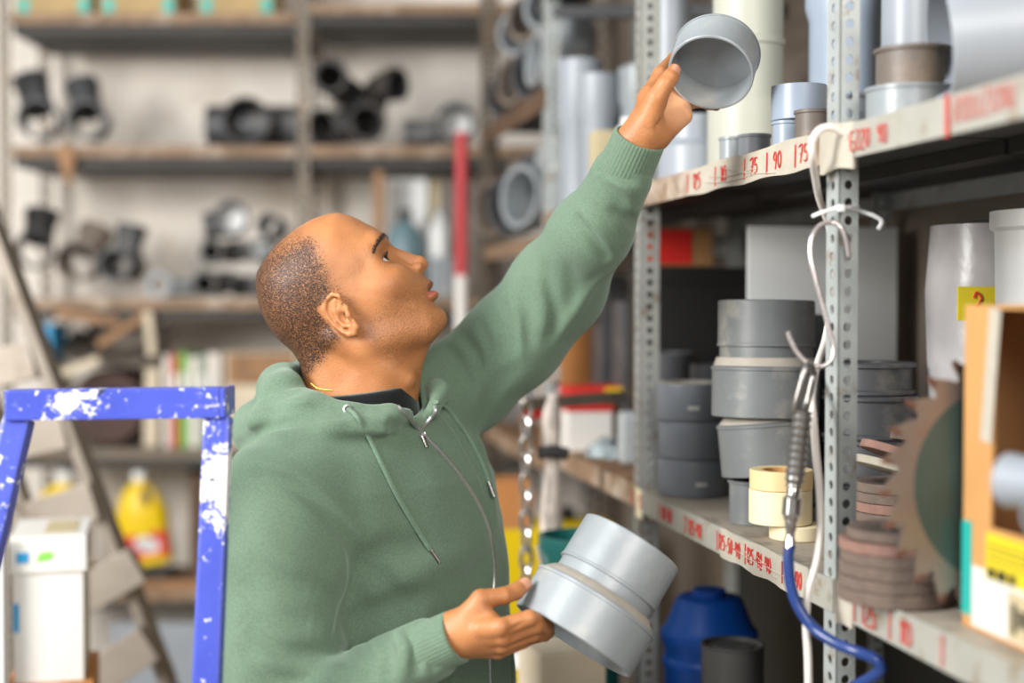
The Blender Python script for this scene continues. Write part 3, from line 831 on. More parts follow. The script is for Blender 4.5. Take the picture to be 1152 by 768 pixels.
# ------------------------------------------------------------------ clothes
def fabric(name, col, var=.05, bump=.25, scale=900):
    m, nt, b = new_mat(name); L = nt.links.new; c = lin(col)
    tc = nt.nodes.new('ShaderNodeTexCoord')
    n = nt.nodes.new('ShaderNodeTexNoise'); n.inputs['Scale'].default_value = 380; n.inputs['Detail'].default_value = 3; L(tc.outputs['Object'], n.inputs['Vector'])
    r = nt.nodes.new('ShaderNodeValToRGB'); r.color_ramp.elements[0].position = .35; r.color_ramp.elements[1].position = .65
    r.color_ramp.elements[0].color = tuple(v*(1-var*2) for v in c)+(1,); r.color_ramp.elements[1].color = tuple(min(1, v*(1+var*2)) for v in c)+(1,)
    L(n.outputs['Fac'], r.inputs['Fac']); L(r.outputs['Color'], b.inputs['Base Color'])
    b.inputs['Roughness'].default_value = .92; b.inputs['Specular IOR Level'].default_value = .15
    b.inputs['Sheen Weight'].default_value = .35; b.inputs['Sheen Roughness'].default_value = .5; b.inputs['Sheen Tint'].default_value = (.75, .9, .8, 1)
    n2 = nt.nodes.new('ShaderNodeTexNoise'); n2.inputs['Scale'].default_value = scale; n2.inputs['Detail'].default_value = 2; L(tc.outputs['Object'], n2.inputs['Vector'])
    bp = nt.nodes.new('ShaderNodeBump'); bp.inputs['Strength'].default_value = bump; bp.inputs['Distance'].default_value = .002
    L(n2.outputs['Fac'], bp.inputs['Height']); L(bp.outputs['Normal'], b.inputs['Normal']); return m
M['hoodie'] = fabric('sage_green_fleece', (103, 124, 105))
M['cord'] = fabric('green_cord', (112, 136, 116), bump=.4)
M['tee'] = fabric('black_jersey', (24, 24, 28))
M['jeans'] = fabric('dark_denim', (46, 52, 66))
G = Field((-.46, 1.50, .86), (.22, 2.27, 1.83), .0031)
TH = [(.88, -.164, 1.93, .195, .128), (1.0, -.164, 1.93, .198, .132), (1.10, -.164, 1.928, .190, .130), (1.20, -.168, 1.925, .190, .130), (1.28, -.172, 1.922, .196, .130), (1.34, -.178, 1.918, .192, .122), (1.385, -.186, 1.916, .172, .108), (1.42, -.192, 1.915, .13, .094), (1.445, -.197, 1.915, .095, .080), (1.46, -.197, 1.915, .07, .06)]
G.apply(torso_fn(TH, 2.3), G.lo, G.lo+G.h*np.array(G.n), .004)
K = .03
G.cone(P(388, 500, 1.87), SHR, .055, .070, K); G.cone(P(455, 450, 1.95), SHL, .050, .066, K)
# near sleeve: baggy upper arm, forearm, ribbed cuff
UA = [SHR, P(322, 620, 1.765), P(316, 720, 1.74), ELR]
for i, (r0, r1) in enumerate(((.073, .078), (.078, .074), (.074, .066))): G.cone(UA[i], UA[i+1], r0, r1, .025)
G.cone(ELR, P(400, 775, 1.685), .064, .050, .02); G.cone(P(400, 775, 1.685), P(478, 733, 1.655), .050, .038, .012)
# far sleeve
LA = [SHL, P(575, 385, 2.01), ELL, P(665, 262, 1.90), P(699, 201, 1.848)]
for i, (r0, r1) in enumerate(((.070, .064), (.064, .060), (.060, .050), (.050, .0415))): G.cone(LA[i], LA[i+1], r0, r1, .022)
# hood: thick roll round the neck, lying behind and spreading to the front
def hood(pts, rad, k=.012):
    G.chain([P(*p) for p in pts], rad, k)
hood([(462, 468, 1.845), (440, 469, 1.815), (395, 470, 1.80), (352, 462, 1.815), (318, 450, 1.86)], [.010, .013, .016, .022, .029])
hood([(318, 444, 1.86), (318, 436, 1.92), (345, 430, 1.985), (400, 432, 2.01), (450, 432, 1.99), (482, 430, 1.945), (494, 440, 1.905), (487, 462, 1.872)], [.030, .032, .028, .020, .016, .016, .015, .012])
hood([(340, 478, 1.81), (305, 480, 1.84), (292, 482, 1.90), (310, 470, 1.97)], [.024, .030, .034, .034], .014)
hood([(330, 474, 1.80), (370, 478, 1.787), (430, 478, 1.79)], [.018, .014, .010], .014)
G.ell(P(300, 492, 1.90), (.036, .060, .034), None, .02)
# drape noise
def drape(x, y, z):
    a = vnoise(x*9+3, y*9, z*6)*.012+vnoise(x*22, y*22+5, z*14)*.0065
    return a
sl_all = (G.lo, G.lo+G.h*np.array(G.n))
G.apply(drape, sl_all[0], sl_all[1], op='disp')
# neck opening
G.cone(P(398, 372, 1.90), P(413, 464, 1.90), .076, .0735, .005, 'sub')
G.cone(P(372, 420, 1.895), P(392, 458, 1.89), .050, .052, .006, 'sub')
G.cone(P(466, 452, 1.86), P(472, 478, 1.835), .016, .004, .004, 'sub')
def fold(pts, amp, w, z0=1.3, z1=2.3):
    q = [G.surf(a, b, z0, z1) for a, b in pts]; q = [p for p in q if p is not None]
    if len(q) > 1: G.groove([tuple(p) for p in smooth_path(q, 4)], amp*2.2, w*1.3)
FOLDS = [
 # armhole seam and shoulder
 ([(292, 533), (330, 545), (368, 575), (392, 605), (401, 635), (396, 668), (383, 705), (381, 735)], .006, .007),
 ([(300, 530), (335, 541), (372, 570), (398, 602)], -.0035, .010),
 # torso pull lines
 ([(404, 632), (440, 616), (475, 612)], .005, .012), ([(402, 640), (430, 650), (462, 690)], .0035, .012),
 ([(385, 700), (420, 690), (470, 668)], .004, .014), ([(430, 660), (480, 640), (540, 612)], -.004, .016),
 ([(560, 470), (566, 540), (574, 620)], .003, .010), ([(540, 480), (548, 530), (556, 575)], -.0025, .010),
 # near upper sleeve
 ([(262, 590), (300, 640), (350, 660)], .004, .012), ([(268, 650), (300, 690), (352, 705)], .005, .012), ([(278, 610), (330, 640), (385, 650)], -.003, .014),
 ([(276, 705), (320, 735), (372, 735)], .005, .010), ([(290, 745), (330, 752), (368, 742)], -.004, .010), ([(274, 730), (300, 755), (340, 765)], .004, .009),
 # near forearm folds
 ([(385, 734), (392, 750), (388, 767)], .005, .008), ([(404, 724), (414, 742), (412, 764)], .0045, .007), ([(428, 716), (438, 734), (436, 760)], .004, .007),
 ([(446, 712), (455, 728), (454, 756)], -.004, .007), ([(456, 708), (468, 724), (468, 752)], .0045, .006),
 ([(472, 702), (484, 722), (488, 752)], .004, .005),
 # far sleeve: cuff edge, elbow and shoulder folds
 ([(672, 182), (690, 196), (715, 206), (735, 208)], .0045, .005), ([(668, 188), (688, 203), (714, 213), (733, 214)], -.003, .006),
 ([(676, 196), (690, 215), (702, 232)], .004, .006), ([(650, 245), (664, 262), (677, 280), (682, 290)], .0062, .005), ([(655, 238), (671, 256), (684, 276)], -.0035, .007),
 ([(690, 238), (706, 246), (716, 252)], .004, .006), ([(612, 303), (618, 330), (624, 352), (620, 378)], .005, .008), ([(608, 308), (612, 338), (615, 366)], -.004, .008),
 ([(640, 300), (644, 325), (638, 350)], .0025, .009), ([(588, 320), (594, 345), (596, 385)], .003, .007), ([(566, 339), (574, 362), (578, 396)], .0045, .006), ([(572, 335), (580, 360), (585, 396)], -.003, .006),
 ([(553, 350), (563, 375), (566, 410)], .004, .006), ([(540, 362), (552, 392), (556, 425)], .003, .007),
 ([(520, 378), (535, 400), (545, 440)], .0035, .008), ([(502, 392), (520, 412), (536, 455)], .003, .010), ([(512, 384), (529, 404), (541, 446)], -.003, .008),
 ([(684, 305), (668, 320), (650, 345), (632, 372)], -.0025, .006), ([(545, 470), (553, 440), (574, 415)], .005, .010),
 # hood folds
 ([(268, 503), (300, 482), (345, 470), (390, 466)], .0055, .006), ([(300, 455), (330, 462), (370, 459), (410, 462)], .0045, .006), ([(282, 470), (310, 462), (340, 452)], -.004, .008),
 ([(270, 488), (300, 500), (340, 500)], .003, .010), ([(302, 436), (322, 432), (344, 432)], .0045, .006), ([(352, 486), (400, 480), (455, 478)], -.0022, .010),
 ([(480, 452), (505, 470), (530, 512), (552, 560)], .0025, .006), ([(392, 476), (430, 478), (466, 480)], .003, .005),
 ([(505, 690), (507, 730), (508, 766)], .003, .004), ([(574, 690), (576, 730), (577, 766)], .003, .004)]
for f_ in FOLDS: fold(*f_)
vg, fg = G.mesh()
hoodie, _ = joined('hoodie', [(vg-off, fg, 0)], [M['hoodie']], person)
hoodie['label'] = 'sage green zip hoodie with hood down'
sm = hoodie.modifiers.new('smooth', 'SMOOTH'); sm.factor = .4; sm.iterations = 1
def on(pts, o=.001): 
    q = [G.surf(a, b, 1.3, 2.3, o) for a, b in pts]
    return [p-BASE for p in q if p is not None]
zp = on([(447, 457), (454, 463), (462, 472), (470, 482), (480, 493), (492, 505), (507, 522), (522, 541), (534, 560), (544, 580), (551, 602), (555, 625), (556, 650), (554, 675), (551, 700), (551, 735), (552, 770), (552, 790)], .0005)
bm = BM(); zs = smooth_path(zp, 6); tube(bm, zs, .0030, 8, flat=(1, 1))
zipper = obj('zipper', bm, mat('zip_teeth', (170, 172, 168), .35, .7, var=.3, scale=600), hoodie, label='silver zipper')
zp2 = on([(489, 457), (490, 463), (485, 470), (478, 478), (473, 485)], .001)
if len(zp2) > 1:
    bm = BM(); tube(bm, smooth_path(zp2, 6), .0028, 8); obj('zipper_edge', bm, zipper.data.materials[0], hoodie, label='silver zipper teeth')
sp = G.surf(476, 489, 1.3, 2.3, .003)-BASE
bm = BM(); box(bm, (-.0045, -.0025, -.006), (.0045, .0025, .006), axis_mx(sp, D(.5, -.86, 0), D(0, 0, 1)) @ Matrix.Rotation(PI/2, 4, 'X') @ Matrix.Identity(4), .0012)
pp = on([(476, 490), (478, 495), (481, 503)], .005)
tube(bm, pp, .0024, 8, flat=(1.4, .7)); obj('zip_pull', bm, M['chrome'], hoodie, label='steel zip pull')
def cordline(pts, off_=.0032):
    q = on(pts, off_); bm = BM(); tube(bm, smooth_path(q, 6), .0034, 10, flat=(1.1, .8))
    c = obj('drawstring', bm, M['cord'], hoodie)
    bm = BM(); d = (q[-1]-q[-2]).normalized(); tube(bm, [q[-1]-d*.002, q[-1]+d*.020], .0033, 12); return c, bm
c1, b1 = cordline([(391, 460), (396, 463), (404, 472), (416, 494), (431, 525), (446, 556), (461, 582), (474, 603), (484, 618)])
c2, b2 = cordline([(490, 452), (502, 459), (517, 478), (531, 500), (543, 524), (550, 543)])
for b_, cc in ((b1, c1), (b2, c2)):
    o = obj('drawstring_tip', b_, M['chrome'], hoodie, label='metal drawstring tip')
ep = G.surf(391, 460, 1.3, 2.3, .001)-BASE
bm = BM(); lathe(bm, [(.0030, 0), (.0058, 0), (.0056, .0014), (.0040, .0016)], 20, axis_mx(ep, D(-.1, .35, -1)))
obj('eyelet', bm, M['chrome'], hoodie, label='metal eyelet')
# ribbed cuffs
def cuff(p0, p1, r0, r1):
    p0 = P(*p0)-BASE; p1 = P(*p1)-BASE; L = (p1-p0).length; mx = axis_mx(p0, p1-p0); bm = BM(); N = 176; rings = []
    prof_ = [(r0-.004, -.004), (r0-.0005, .000), (r0+.0012, .006), (r0+(r1-r0)*.5, L*.5), (r1+.0006, L-.006), (r1+.0002, L-.002), (r1-.0012, L), (r1-.0035, L-.0005), (r1-.0042, L-.004), (r1-.0042, L*.6), (r0-.005, L*.3)]
    for i, (r, z) in enumerate(prof_):
        a_ = .00045 if 1 < i < 8 else 0
        rings.append([bm.verts.new(mx @ Vector(((r+a_*math.cos(44*2*PI*k/N))*math.cos(2*PI*k/N), (r+a_*math.cos(44*2*PI*k/N))*.94*math.sin(2*PI*k/N), z))) for k in range(N)])
    for A, B in zip(rings, rings[1:]+rings[:1]):
        for k in range(N): bm.faces.new([A[k], A[(k+1) % N], B[(k+1) % N], B[k]])
    return obj('ribbed_cuff', bm, M['hoodie'], hoodie, angle=80)
cuff((474, 734, 1.658), (515, 715, 1.643), .0345, .0325)
cuff((697, 205, 1.850), (720, 155, 1.8185), .0385, .0345)
# t-shirt
T_ = Field((-.36, 1.76, 1.36), (-.04, 2.05, 1.50), .003)
T_.cone(P(405, 420, 1.902), P(415, 500, 1.912), .0700, .076, .01)
T_.cone(P(388, 430, 1.90), P(386, 490, 1.90), .052, .054, .015)
pl0 = P(408, 437, 1.9); pn = (Vector((0, 0, 1))+D(-.12, 0, -.06)).normalized()
T_.apply(lambda x, y, z: (x-pl0.x)*pn.x+(y-pl0.y)*pn.y+(z-pl0.z)*pn.z, T_.lo, T_.lo+T_.h*np.array(T_.n), .004, 'and')
vt, ft = T_.mesh(); tee, _ = joined('t_shirt', [(vt-off, ft, 0)], [M['tee']], person); tee['label'] = 'black crew neck t-shirt'
# thin gold chain on the neck
bm = BM()
ch = []
for a, b in ((350, 431), (356, 436), (364, 438), (374, 439)):
    q = hF.surf(a, b, 1.6, 2.2, .0008)
    if q is not None: ch.append(q-BASE)
if len(ch) > 1:
    tube(bm, smooth_path(ch, 5), .0006, 6); obj('neck_chain', bm, mat('gold', (214, 168, 70), .25, 1.), person, label='thin gold neck chain')
# trousers and shoes (below the frame)
J = Field((-.44, 1.68, .05), (.12, 2.20, 1.02), .009)
J.apply(torso_fn([(.86, -.164, 1.93, .180, .115), (.95, -.164, 1.93, .178, .114), (1.0, -.164, 1.93, .176, .112)], 2.3), J.lo, J.lo+J.h*np.array(J.n), .004)
for s in (-1, 1):
    hip = HIPC+TL*(.09*s); knee = Vector((hip.x, hip.y, .50))+TF*.03; ank = Vector((hip.x, hip.y, .09))+TL*(.01*s)
    J.cone(hip-Vector((0, 0, .02)), knee, .094, .070, .03); J.cone(knee, ank, .070, .062, .02)
vj, fj = J.mesh(); tr, _ = joined('trousers', [(vj-off, fj, 0)], [M['jeans']], person)
for s in (-1, 1):
    ank = Vector((HIPC.x, HIPC.y, .06))+TL*(.10*s); sb = Field(_n(ank)-np.array([.2, .2, .062]), _n(ank)+np.array([.2, .2, .10]), .006)
    sb.cone(ank-TF*.04+Vector((0, 0, -.012)), ank+TF*.15+Vector((0, 0, -.022)), .046, .038, .02); sb.cone(ank-TF*.02, ank-TF*.015+Vector((0, 0, .06)), .046, .046, .02)
    sb.apply(lambda x, y, z: .002-z+0*x+0*y, sb.lo, sb.lo+sb.h*np.array(sb.n), .004, 'and')
    vs_, fs_ = sb.mesh(); joined('shoe', [(vs_-off, fs_, 0)], [M['leather']], person)
# ------------------------------------------------------------------ fittings in the hands
def coupler_bms(R1, R2, h1, h2, wall=.0035, neck=.016, step=.012, segs=72):
    """large socket from z=0 up, ledge, neck, raised band and small socket"""
    big = BM(); lathe(big, [(R1-wall, 0), (R1-.001, 0), (R1, .001), (R1, .010), (R1, h1-.004), (R1+.0014, h1-.003), (R1+.0014, h1), (R1-.0015, h1+.002), (R1-wall, h1+.0015)], segs)
    col = BM(); rn = R2-.0022
    lathe(col, [(R1-wall, h1-.001), (R1-.002, h1+.002), (rn+.004, h1+step), (rn-.001, h1+step+.001), (rn-wall, h1+step-.004), (R1-wall-.003, h1-.003)], segs)
    nk = BM(); lathe(nk, [(rn, h1+step-.002), (rn, h1+step+neck), (rn-wall, h1+step+neck), (rn-wall, h1+step-.002)], segs)
    z0 = h1+step+neck-.002; sm_ = BM()
    lathe(sm_, [(R2-wall, z0), (R2-.0004, z0), (R2+.0012, z0+.0006), (R2+.0010, z0+.003), (R2, z0+.004), (R2, z0+h2-.0015), (R2-.0015, z0+h2), (R2-wall, z0+h2)], segs)
    return big, col, nk, sm_
def reducer(name, label, loc, rot, m, R1=.080, R2=.0625, h1=.058, h2=.058, group=None, dust=None, mx=None):
    t = thing(name, label, 'pipe fitting', loc, rot, group)
    a, b, n_, c = coupler_bms(R1, R2, h1, h2)
    obj('large_socket', a, m, t); obj('ledge', b, dust or m, t, label='dusty sloping ledge' if dust else None); obj('neck', n_, m, t); obj('small_socket', c, m, t)
    return t
def place_axis(t, loc, d, spin=0.):
    q = frame_from(Vector(d)).to_4x4() @ Matrix.Rotation(spin, 4, 'Z')
    t.location = loc; t.rotation_euler = q.to_euler()
ax = D(.54, .82, .24)      # from the open large end towards the small end
held = reducer('reducing_coupler', 'large grey reducing coupler held low in the right hand of the person', (0, 0, 0), (0, 0, 0), M['pvc'], .0795, .0650, .054, .058, dust=M['dust'])
place_axis(held, P(644, 720.5, 1.69), ax)
t = thing('capped_fitting', 'shallow grey pipe cap held up at the upper shelf by the person', 'pipe fitting')
R_ = .0545; bm = BM()
lathe(bm, [(R_-.0032, 0), (R_-.001, 0), (R_, .001), (R_, .047), (R_+.0002, .0475), (R_-.0032, .047), (R_-.0032, .003)], 80)
obj('side_wall', bm, M['pvc'], t)
bm = BM(); lathe(bm, [(0, .0470), (R_-.004, .0470), (R_+.0016, .0470), (R_+.0020, .0490), (R_+.0010, .0515), (R_-.004, .0530), (0, .0530)], 80, closed=False)
obj('end_disc', bm, M['pvc'], t)
place_axis(t, P(799.5, 82.5, 1.80), D(.26, .67, .69))
# ------------------------------------------------------------------ right-hand shelving: aisle line, heights
UD = Vector((-.1912, .9816, 0)).normalized(); VD = Vector((UD.y, -UD.x, 0))      # along the shelf away from us / across it to the wall
P1 = P(943, 338, 1.60); P1.z = 0
def shelf_pt(s, v=0., z=0.):
    """s metres along the shelf from the near post, v metres in from its front edge"""
    return P1+UD*s+VD*v+Vector((0, 0, z))
def at_depth(px, Z): return P(px, 338, Z)
L2 = .795; L3 = 1.53; L4 = 2.34; DEP = .45
ZU = 1.58+.193; ZL = 1.58-.317; ZT = 2.10; LIP = .037
RACK_ROT = math.atan2(UD.y, UD.x)           # local x along the shelf, local y = -VD ... built in world space instead
def WX(bm): return bm
rack = thing('slotted_steel_shelving', 'tall grey slotted steel shelving with red marker numbers along the right wall', 'shelving', shelf_pt(0, 0, 0))
RB = rack.location.copy()
def loc_mx(s, v, z):
    m = Matrix((UD, VD, Vector((0, 0, 1)))).transposed().to_4x4(); m.translation = shelf_pt(s, v, z)-RB; return m
def flange(bm, w, h, mx, pitch=.02, hr=.0052, t=.002, hole_at=None):
    """strip w wide (x) and h tall (z) with a row of round holes, real openings, thickness t in y"""
    n = int(h/pitch); N = 16; cx = hole_at if hole_at is not None else w/2
    def lay(y):
        rows = []
        for i in range(n):
            zc = (i+.5)*pitch; inner = []; outer = []
            for k in range(N):
                a = 2*PI*k/N+PI/N; ca, sa = math.cos(a), math.sin(a)
                inner.append(bm.verts.new(mx @ Vector((cx+hr*ca, y, zc+hr*1.05*sa))))
                # project to the rectangle
                tx = ((w-cx) if ca > 0 else cx)/max(abs(ca), 1e-6); tz = (pitch/2)/max(abs(sa), 1e-6); q = min(tx, tz)
                outer.append(bm.verts.new(mx @ Vector((cx+q*ca, y, zc+q*sa))))
            rows.append((inner, outer))
        return rows
    A = lay(0); B = lay(t)
    for R_ in (A, B):
        for inner, outer in R_:
            for k in range(N): bm.faces.new([inner[k], inner[(k+1) % N], outer[(k+1) % N], outer[k]])
    # corners of every cell
    def corners(y):
        for i in range(n):
            zc = (i+.5)*pitch
            for sx in (-1, 1):
                for sz in (-1, 1):
                    pass
    for (ia, oa), (ib, ob) in zip(A, B):
        for k in range(N): bm.faces.new([ia[k], ib[k], ib[(k+1) % N], ia[(k+1) % N]])
    # fill the small corner triangles between neighbouring outer points lying on different sides
    for R_, y in ((A, 0), (B, t)):
        for i, (inner, outer) in enumerate(R_):
            zc = (i+.5)*pitch
            for sx in (0, 1):
                for sz in (-1, 1):
                    c = Vector((w if sx else 0, y, zc+sz*pitch/2)); best = []
                    a0 = math.atan2(sz*pitch/2, (w-cx) if sx else -cx)
                    for k in range(N):
                        a = 2*PI*k/N+PI/N; b = 2*PI*(k+1)/N+PI/N
                        d = (a0-a) % (2*PI)
                        if d < 2*PI/N:
                            cv = bm.verts.new(mx @ c)
                            bm.faces.new([outer[k], outer[(k+1) % N], cv]); break
    # edges
    for x in (0, w):
        q = [Vector((x, 0, 0)), Vector((x, t, 0)), Vector((x, t, n*pitch)), Vector((x, 0, n*pitch))]
        bm.faces.new([bm.verts.new(mx @ p) for p in q])
def post(s, v, side, wu=.034, wv=.024, m='galv', h=2.5, du=1):
    """slotted angle: one flange along the shelf, one across it"""
    bm = BM()
    ma = loc_mx(s, v, 0)
    if du < 0: ma = ma @ Matrix.Scale(-1, 4, Vector((1, 0, 0)))
    flange(bm, wu, h, ma)
    mb = ma @ Matrix((( 0, -1, 0, 0), (1, 0, 0, 0), (0, 0, 1, 0), (0, 0, 0, 1)))
    mb = ma @ Matrix(((0, 1, 0, 0), (1, 0, 0, 0), (0, 0, 1, 0), (0, 0, 0, 1)))
    if side < 0: mb = ma @ Matrix(((0, 1, 0, 0), (-1, 0, 0, 0), (0, 0, 1, 0), (0, 0, 0, 1)))
    flange(bm, wv, h, mb)
    return obj('post', bm, M[m], rack, smooth=False)
post(0, 0, 1, .034, .0235)
post(L2, 0, 1, .036, .033, m='galv_mid'); post(L3, 0, 1, .036, .030); post(L4, 0, 1, .036, .045, m='galv_warm')
post(L2, DEP, -1, .036, .036); post(L3, DEP, -1, .036, .036); post(0, DEP, -1, .036, .036); post(L4, DEP, -1); post(-.95, 0, 1, .034, .034); post(-.95, DEP, -1, .034, .034)
def deck(name, s0, s1, z, m_lip='shelf_lip', m_deck='shelf_deck', lip=LIP):
    """pressed steel shelf: top sheet, folded edges all round, dark underside"""
    ts = BM(); box(ts, (s0+.003, .003, -.004), (s1-.003, DEP-.003, 0), loc_mx(0, 0, z))
    d = obj('shelf', ts, M[m_deck], rack, smooth=False)
    lf = BM(); box(lf, (s0+.002, -.0035, -lip), (s1-.002, .0005, .001), loc_mx(0, 0, z), .001); obj('front_edge', lf, M[m_lip], d, smooth=False)
    bk = BM(); box(bk, (s0+.002, DEP-.0005, -lip), (s1-.002, DEP+.003, .001), loc_mx(0, 0, z)); obj('rear_edge', bk, M['galv'], d, smooth=False)
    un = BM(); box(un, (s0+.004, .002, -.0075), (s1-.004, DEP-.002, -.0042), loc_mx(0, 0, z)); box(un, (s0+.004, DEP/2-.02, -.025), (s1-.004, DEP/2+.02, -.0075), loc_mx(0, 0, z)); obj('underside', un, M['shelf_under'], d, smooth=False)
    return d
uA = deck('u', -.93, -.001, ZU); uB = deck('u', .001, L2, ZU, 'wood_lip'); uC = deck('u', L2, L3, ZU-.003, 'wood_lip'); uD_ = deck('u', L3, L4, ZU-.05, 'wood_lip')
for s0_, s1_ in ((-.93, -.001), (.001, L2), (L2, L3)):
    bm = BM(); box(bm, (s0_+.004, DEP-.012, .44), (s1_-.004, DEP-.006, ZL-.045), loc_mx(0, 0, 0)); obj('shade_panel', bm, M['shade_panel'], rack, smooth=False)  # added dark sheets that imitate deep shade under the lower shelf
lA = deck('l', -.93, -.001, ZL); lB = deck('l', .001, L2, ZL); lC = deck('l', L2, L3, ZL+.005, 'wood_lip', 'wood'); lD = deck('l', L3, L4, ZL-.02, 'wood_lip', 'wood')
tC = deck('t', L2, L3, 2.27, 'galv'); tB = deck('t', .001, L2, 2.27, 'galv'); tD = deck('t', L3, L4, 2.46, 'wood_lip', 'wood')
vD = deck('v', L3, L4, 2.045, 'wood_dark', 'wood', .048)
bm = BM(); q0_ = P(618, 14, 3.12)-RB; q1_ = P(880, 12, 2.66)-RB; d_ = q1_-q0_; box(bm, (-.018, -.012, 0), (.018, .012, d_.length), axis_mx(q0_, d_)); obj('cross_beam', bm, M['pvc_dark'], rack, smooth=False)
bB = deck('b', .001, L2, .42); bC = deck('b', L2, L3, .42); bA = deck('b', -.93, -.001, .42)
# handwritten numbers and tape on the shelf edges
def lip_write(parent, text, s0, z, h, m='red_ink', w=None, r=.0009):
    """reads from far to near: the far end of the edge is on the left in view"""
    bm = BM(); write(bm, text, shelf_pt(s0, -.0060, z)-RB, -UD, Vector((0, 0, 1)), h, w, r)
    o = obj('marker_numbers', bm, M[m], parent, label='red handwritten numbers'); return o
def s_at(px):
    """s of the point of the front line seen at pixel column px"""
    Z = 1.6*678/(px-265.); return (P(px, 338, Z)-P(943, 338, 1.6)).dot(UD)
def lip_tape(parent, s0, s1, z, amp, m='mtape', seed=1):
    """a strip of wrinkled masking tape stuck on the edge"""
    bm = BM(); r_ = random.Random(seed); n = 36; ph = r_.random()*6
    top = []; bot = []
    for i in range(n+1):
        s = s0+(s1-s0)*i/n; o = -.0040-.0008*abs(math.sin(i*.9+ph))-.0003*r_.random()
        zt = .001+.0015*math.sin(i*.35+ph); zb = -LIP-.001-.0018*math.sin(i*.5+ph*2)*amp
        top.append(shelf_pt(s, o, z+zt)-RB); bot.append(shelf_pt(s, o-.0004, z+zb)-RB)
    def quad(P_): return [bm.verts.new(p) for p in P_]
    A = quad(top); B = quad(bot); off_ = VD*.0006; A2 = quad([p+off_ for p in top]); B2 = quad([p+off_ for p in bot])
    for i in range(n):
        bm.faces.new([A[i], A[i+1], B[i+1], B[i]]); bm.faces.new([A2[i], B2[i], B2[i+1], A2[i+1]])
        bm.faces.new([A[i], A2[i], A2[i+1], A[i+1]]); bm.faces.new([B[i], B[i+1], B2[i+1], B2[i]])
    for i in (0, n): bm.faces.new([A[i], B[i], B2[i], A2[i]])
    # creases
    for k in range(3):
        a = s0+(s1-s0)*r_.uniform(.1, .5); b = a+(s1-s0)*r_.uniform(.2, .45); z0 = z-LIP*r_.uniform(.3, .95); z1 = z-LIP*r_.uniform(.1, .8)
        tube(bm, smooth_path([shelf_pt(a, -.0052, z0)-RB, shelf_pt((a+b)/2, -.0056, (z0+z1)/2-.004)-RB, shelf_pt(b, -.0052, z1)-RB], 5), .0011, 6)
    return obj('masking_tape', bm, M[m], parent, label='wrinkled cream masking tape')
tp = lip_tape(uB, s_at(918), s_at(776), ZU, .8, seed=2)
def lip_write2(parent, items, z, h, **k):
    for px, tx in items: lip_write(parent, tx, s_at(px), z, h, **k)
lip_write2(uB, [(777, '|'), (784, '125'), (808, '|'), (815, '110'), (841, '|'), (848, '75'), (866, '|'), (874, '90'), (898, '|'), (903, '75')], ZU-LIP*.80, .021, w=.0125)
lip_write(uA, 'PEZZO 90', s_at(955), ZU-LIP*.78, .019, w=.011); lip_write(uA, '|', s_at(1068), ZU-LIP*.9, .029, r=.0020); lip_write(uA, 'RIDUZIONI', s_at(1078), ZU-LIP*.72, .022, w=.013, r=.0006)
lip_write2(lB, [(716, '|'), (722, '125'), (746, '|'), (750, '110-50'), (776, '|'), (781, '125-40'), (812, '|'), (815, '125-50-40'), (844, '|'), (847, '125-40-40'), (886, '|'), (891, '40-40')], ZL-LIP*.75, .020, w=.0088)
lip_tape(lB, s_at(915), s_at(815), ZL, .9, seed=7)
lip_write2(lA, [(968, '|'), (978, '125'), (1008, '|'), (1022, '110'), (1068, '|')], ZL-LIP*.8, .023, w=.013, r=.0009)
def wrap(parent, s0, s1, z, h, m='mtape', bulge=.006):
    bm = BM(); n = 14; A = []; B = []
    for i in range(n+1):
        t = i/n; s = s0+(s1-s0)*t; o = -.0045-bulge*math.sin(PI*t)**.8
        A.append(bm.verts.new(shelf_pt(s, o, z+.004+.002*math.sin(5*t))-RB)); B.append(bm.verts.new(shelf_pt(s, o*.9, z-h-.002*math.sin(7*t))-RB))
    A2 = [bm.verts.new(v.co+VD*.003) for v in A]; B2 = [bm.verts.new(v.co+VD*.003) for v in B]
    for i in range(n):
        bm.faces.new([A[i], A[i+1], B[i+1], B[i]]); bm.faces.new([A2[i], B2[i], B2[i+1], A2[i+1]])
        bm.faces.new([A[i], A2[i], A2[i+1], A[i+1]]); bm.faces.new([B[i], B[i+1], B2[i+1], B2[i]])
    for i in (0, n): bm.faces.new([A[i], B[i], B2[i], A2[i]])
    return obj('tape_wrap', bm, M[m], parent, label='cream tape wrapped at the post')
wrap(uB, .045, -.045, ZU, .048); wrap(lA, -.004, -.05, ZL, .042); wrap(lB, L2+.008, L2-.02, ZL, .046, 'mtape_cream', .004)
# ------------------------------------------------------------------ stock on the right-hand shelves
def inset(p, r, vmax=.44):
    """slide a footprint of radius r in from the shelf edges"""
    q = p-P1; v = q.x*VD.x+q.y*VD.y; tv = min(max(v, r+.008), vmax-r)
    if abs(tv-v) < 1e-6: return p
    k0 = P1.x*VD.x+P1.y*VD.y; f = (tv+k0)/(v+k0); return Vector((p.x*f, p.y*f, p.z))      # along the line of sight on plan
def on_shelf(px, Z, zsh): 
    p = P(px, 338, Z); p.z = zsh; return p
def cup_bm(r, h, wall=.003, rim=.0015, floor=False):
    bm = BM()
    if floor: lathe(bm, [(0, 0), (r-.001, 0), (r, .001), (r, h-.005), (r+rim, h-.004), (r+rim, h-.0005), (r+rim-.001, h), (r-wall, h), (r-wall, .004), (0, .004)], 48, closed=False)
    else: lathe(bm, [(r-wall, 0), (r-.001, 0), (r, .001), (r, h-.005), (r+rim, h-.004), (r+rim, h-.0005), (r+rim-.001, h), (r-wall, h)], 48)
    return bm
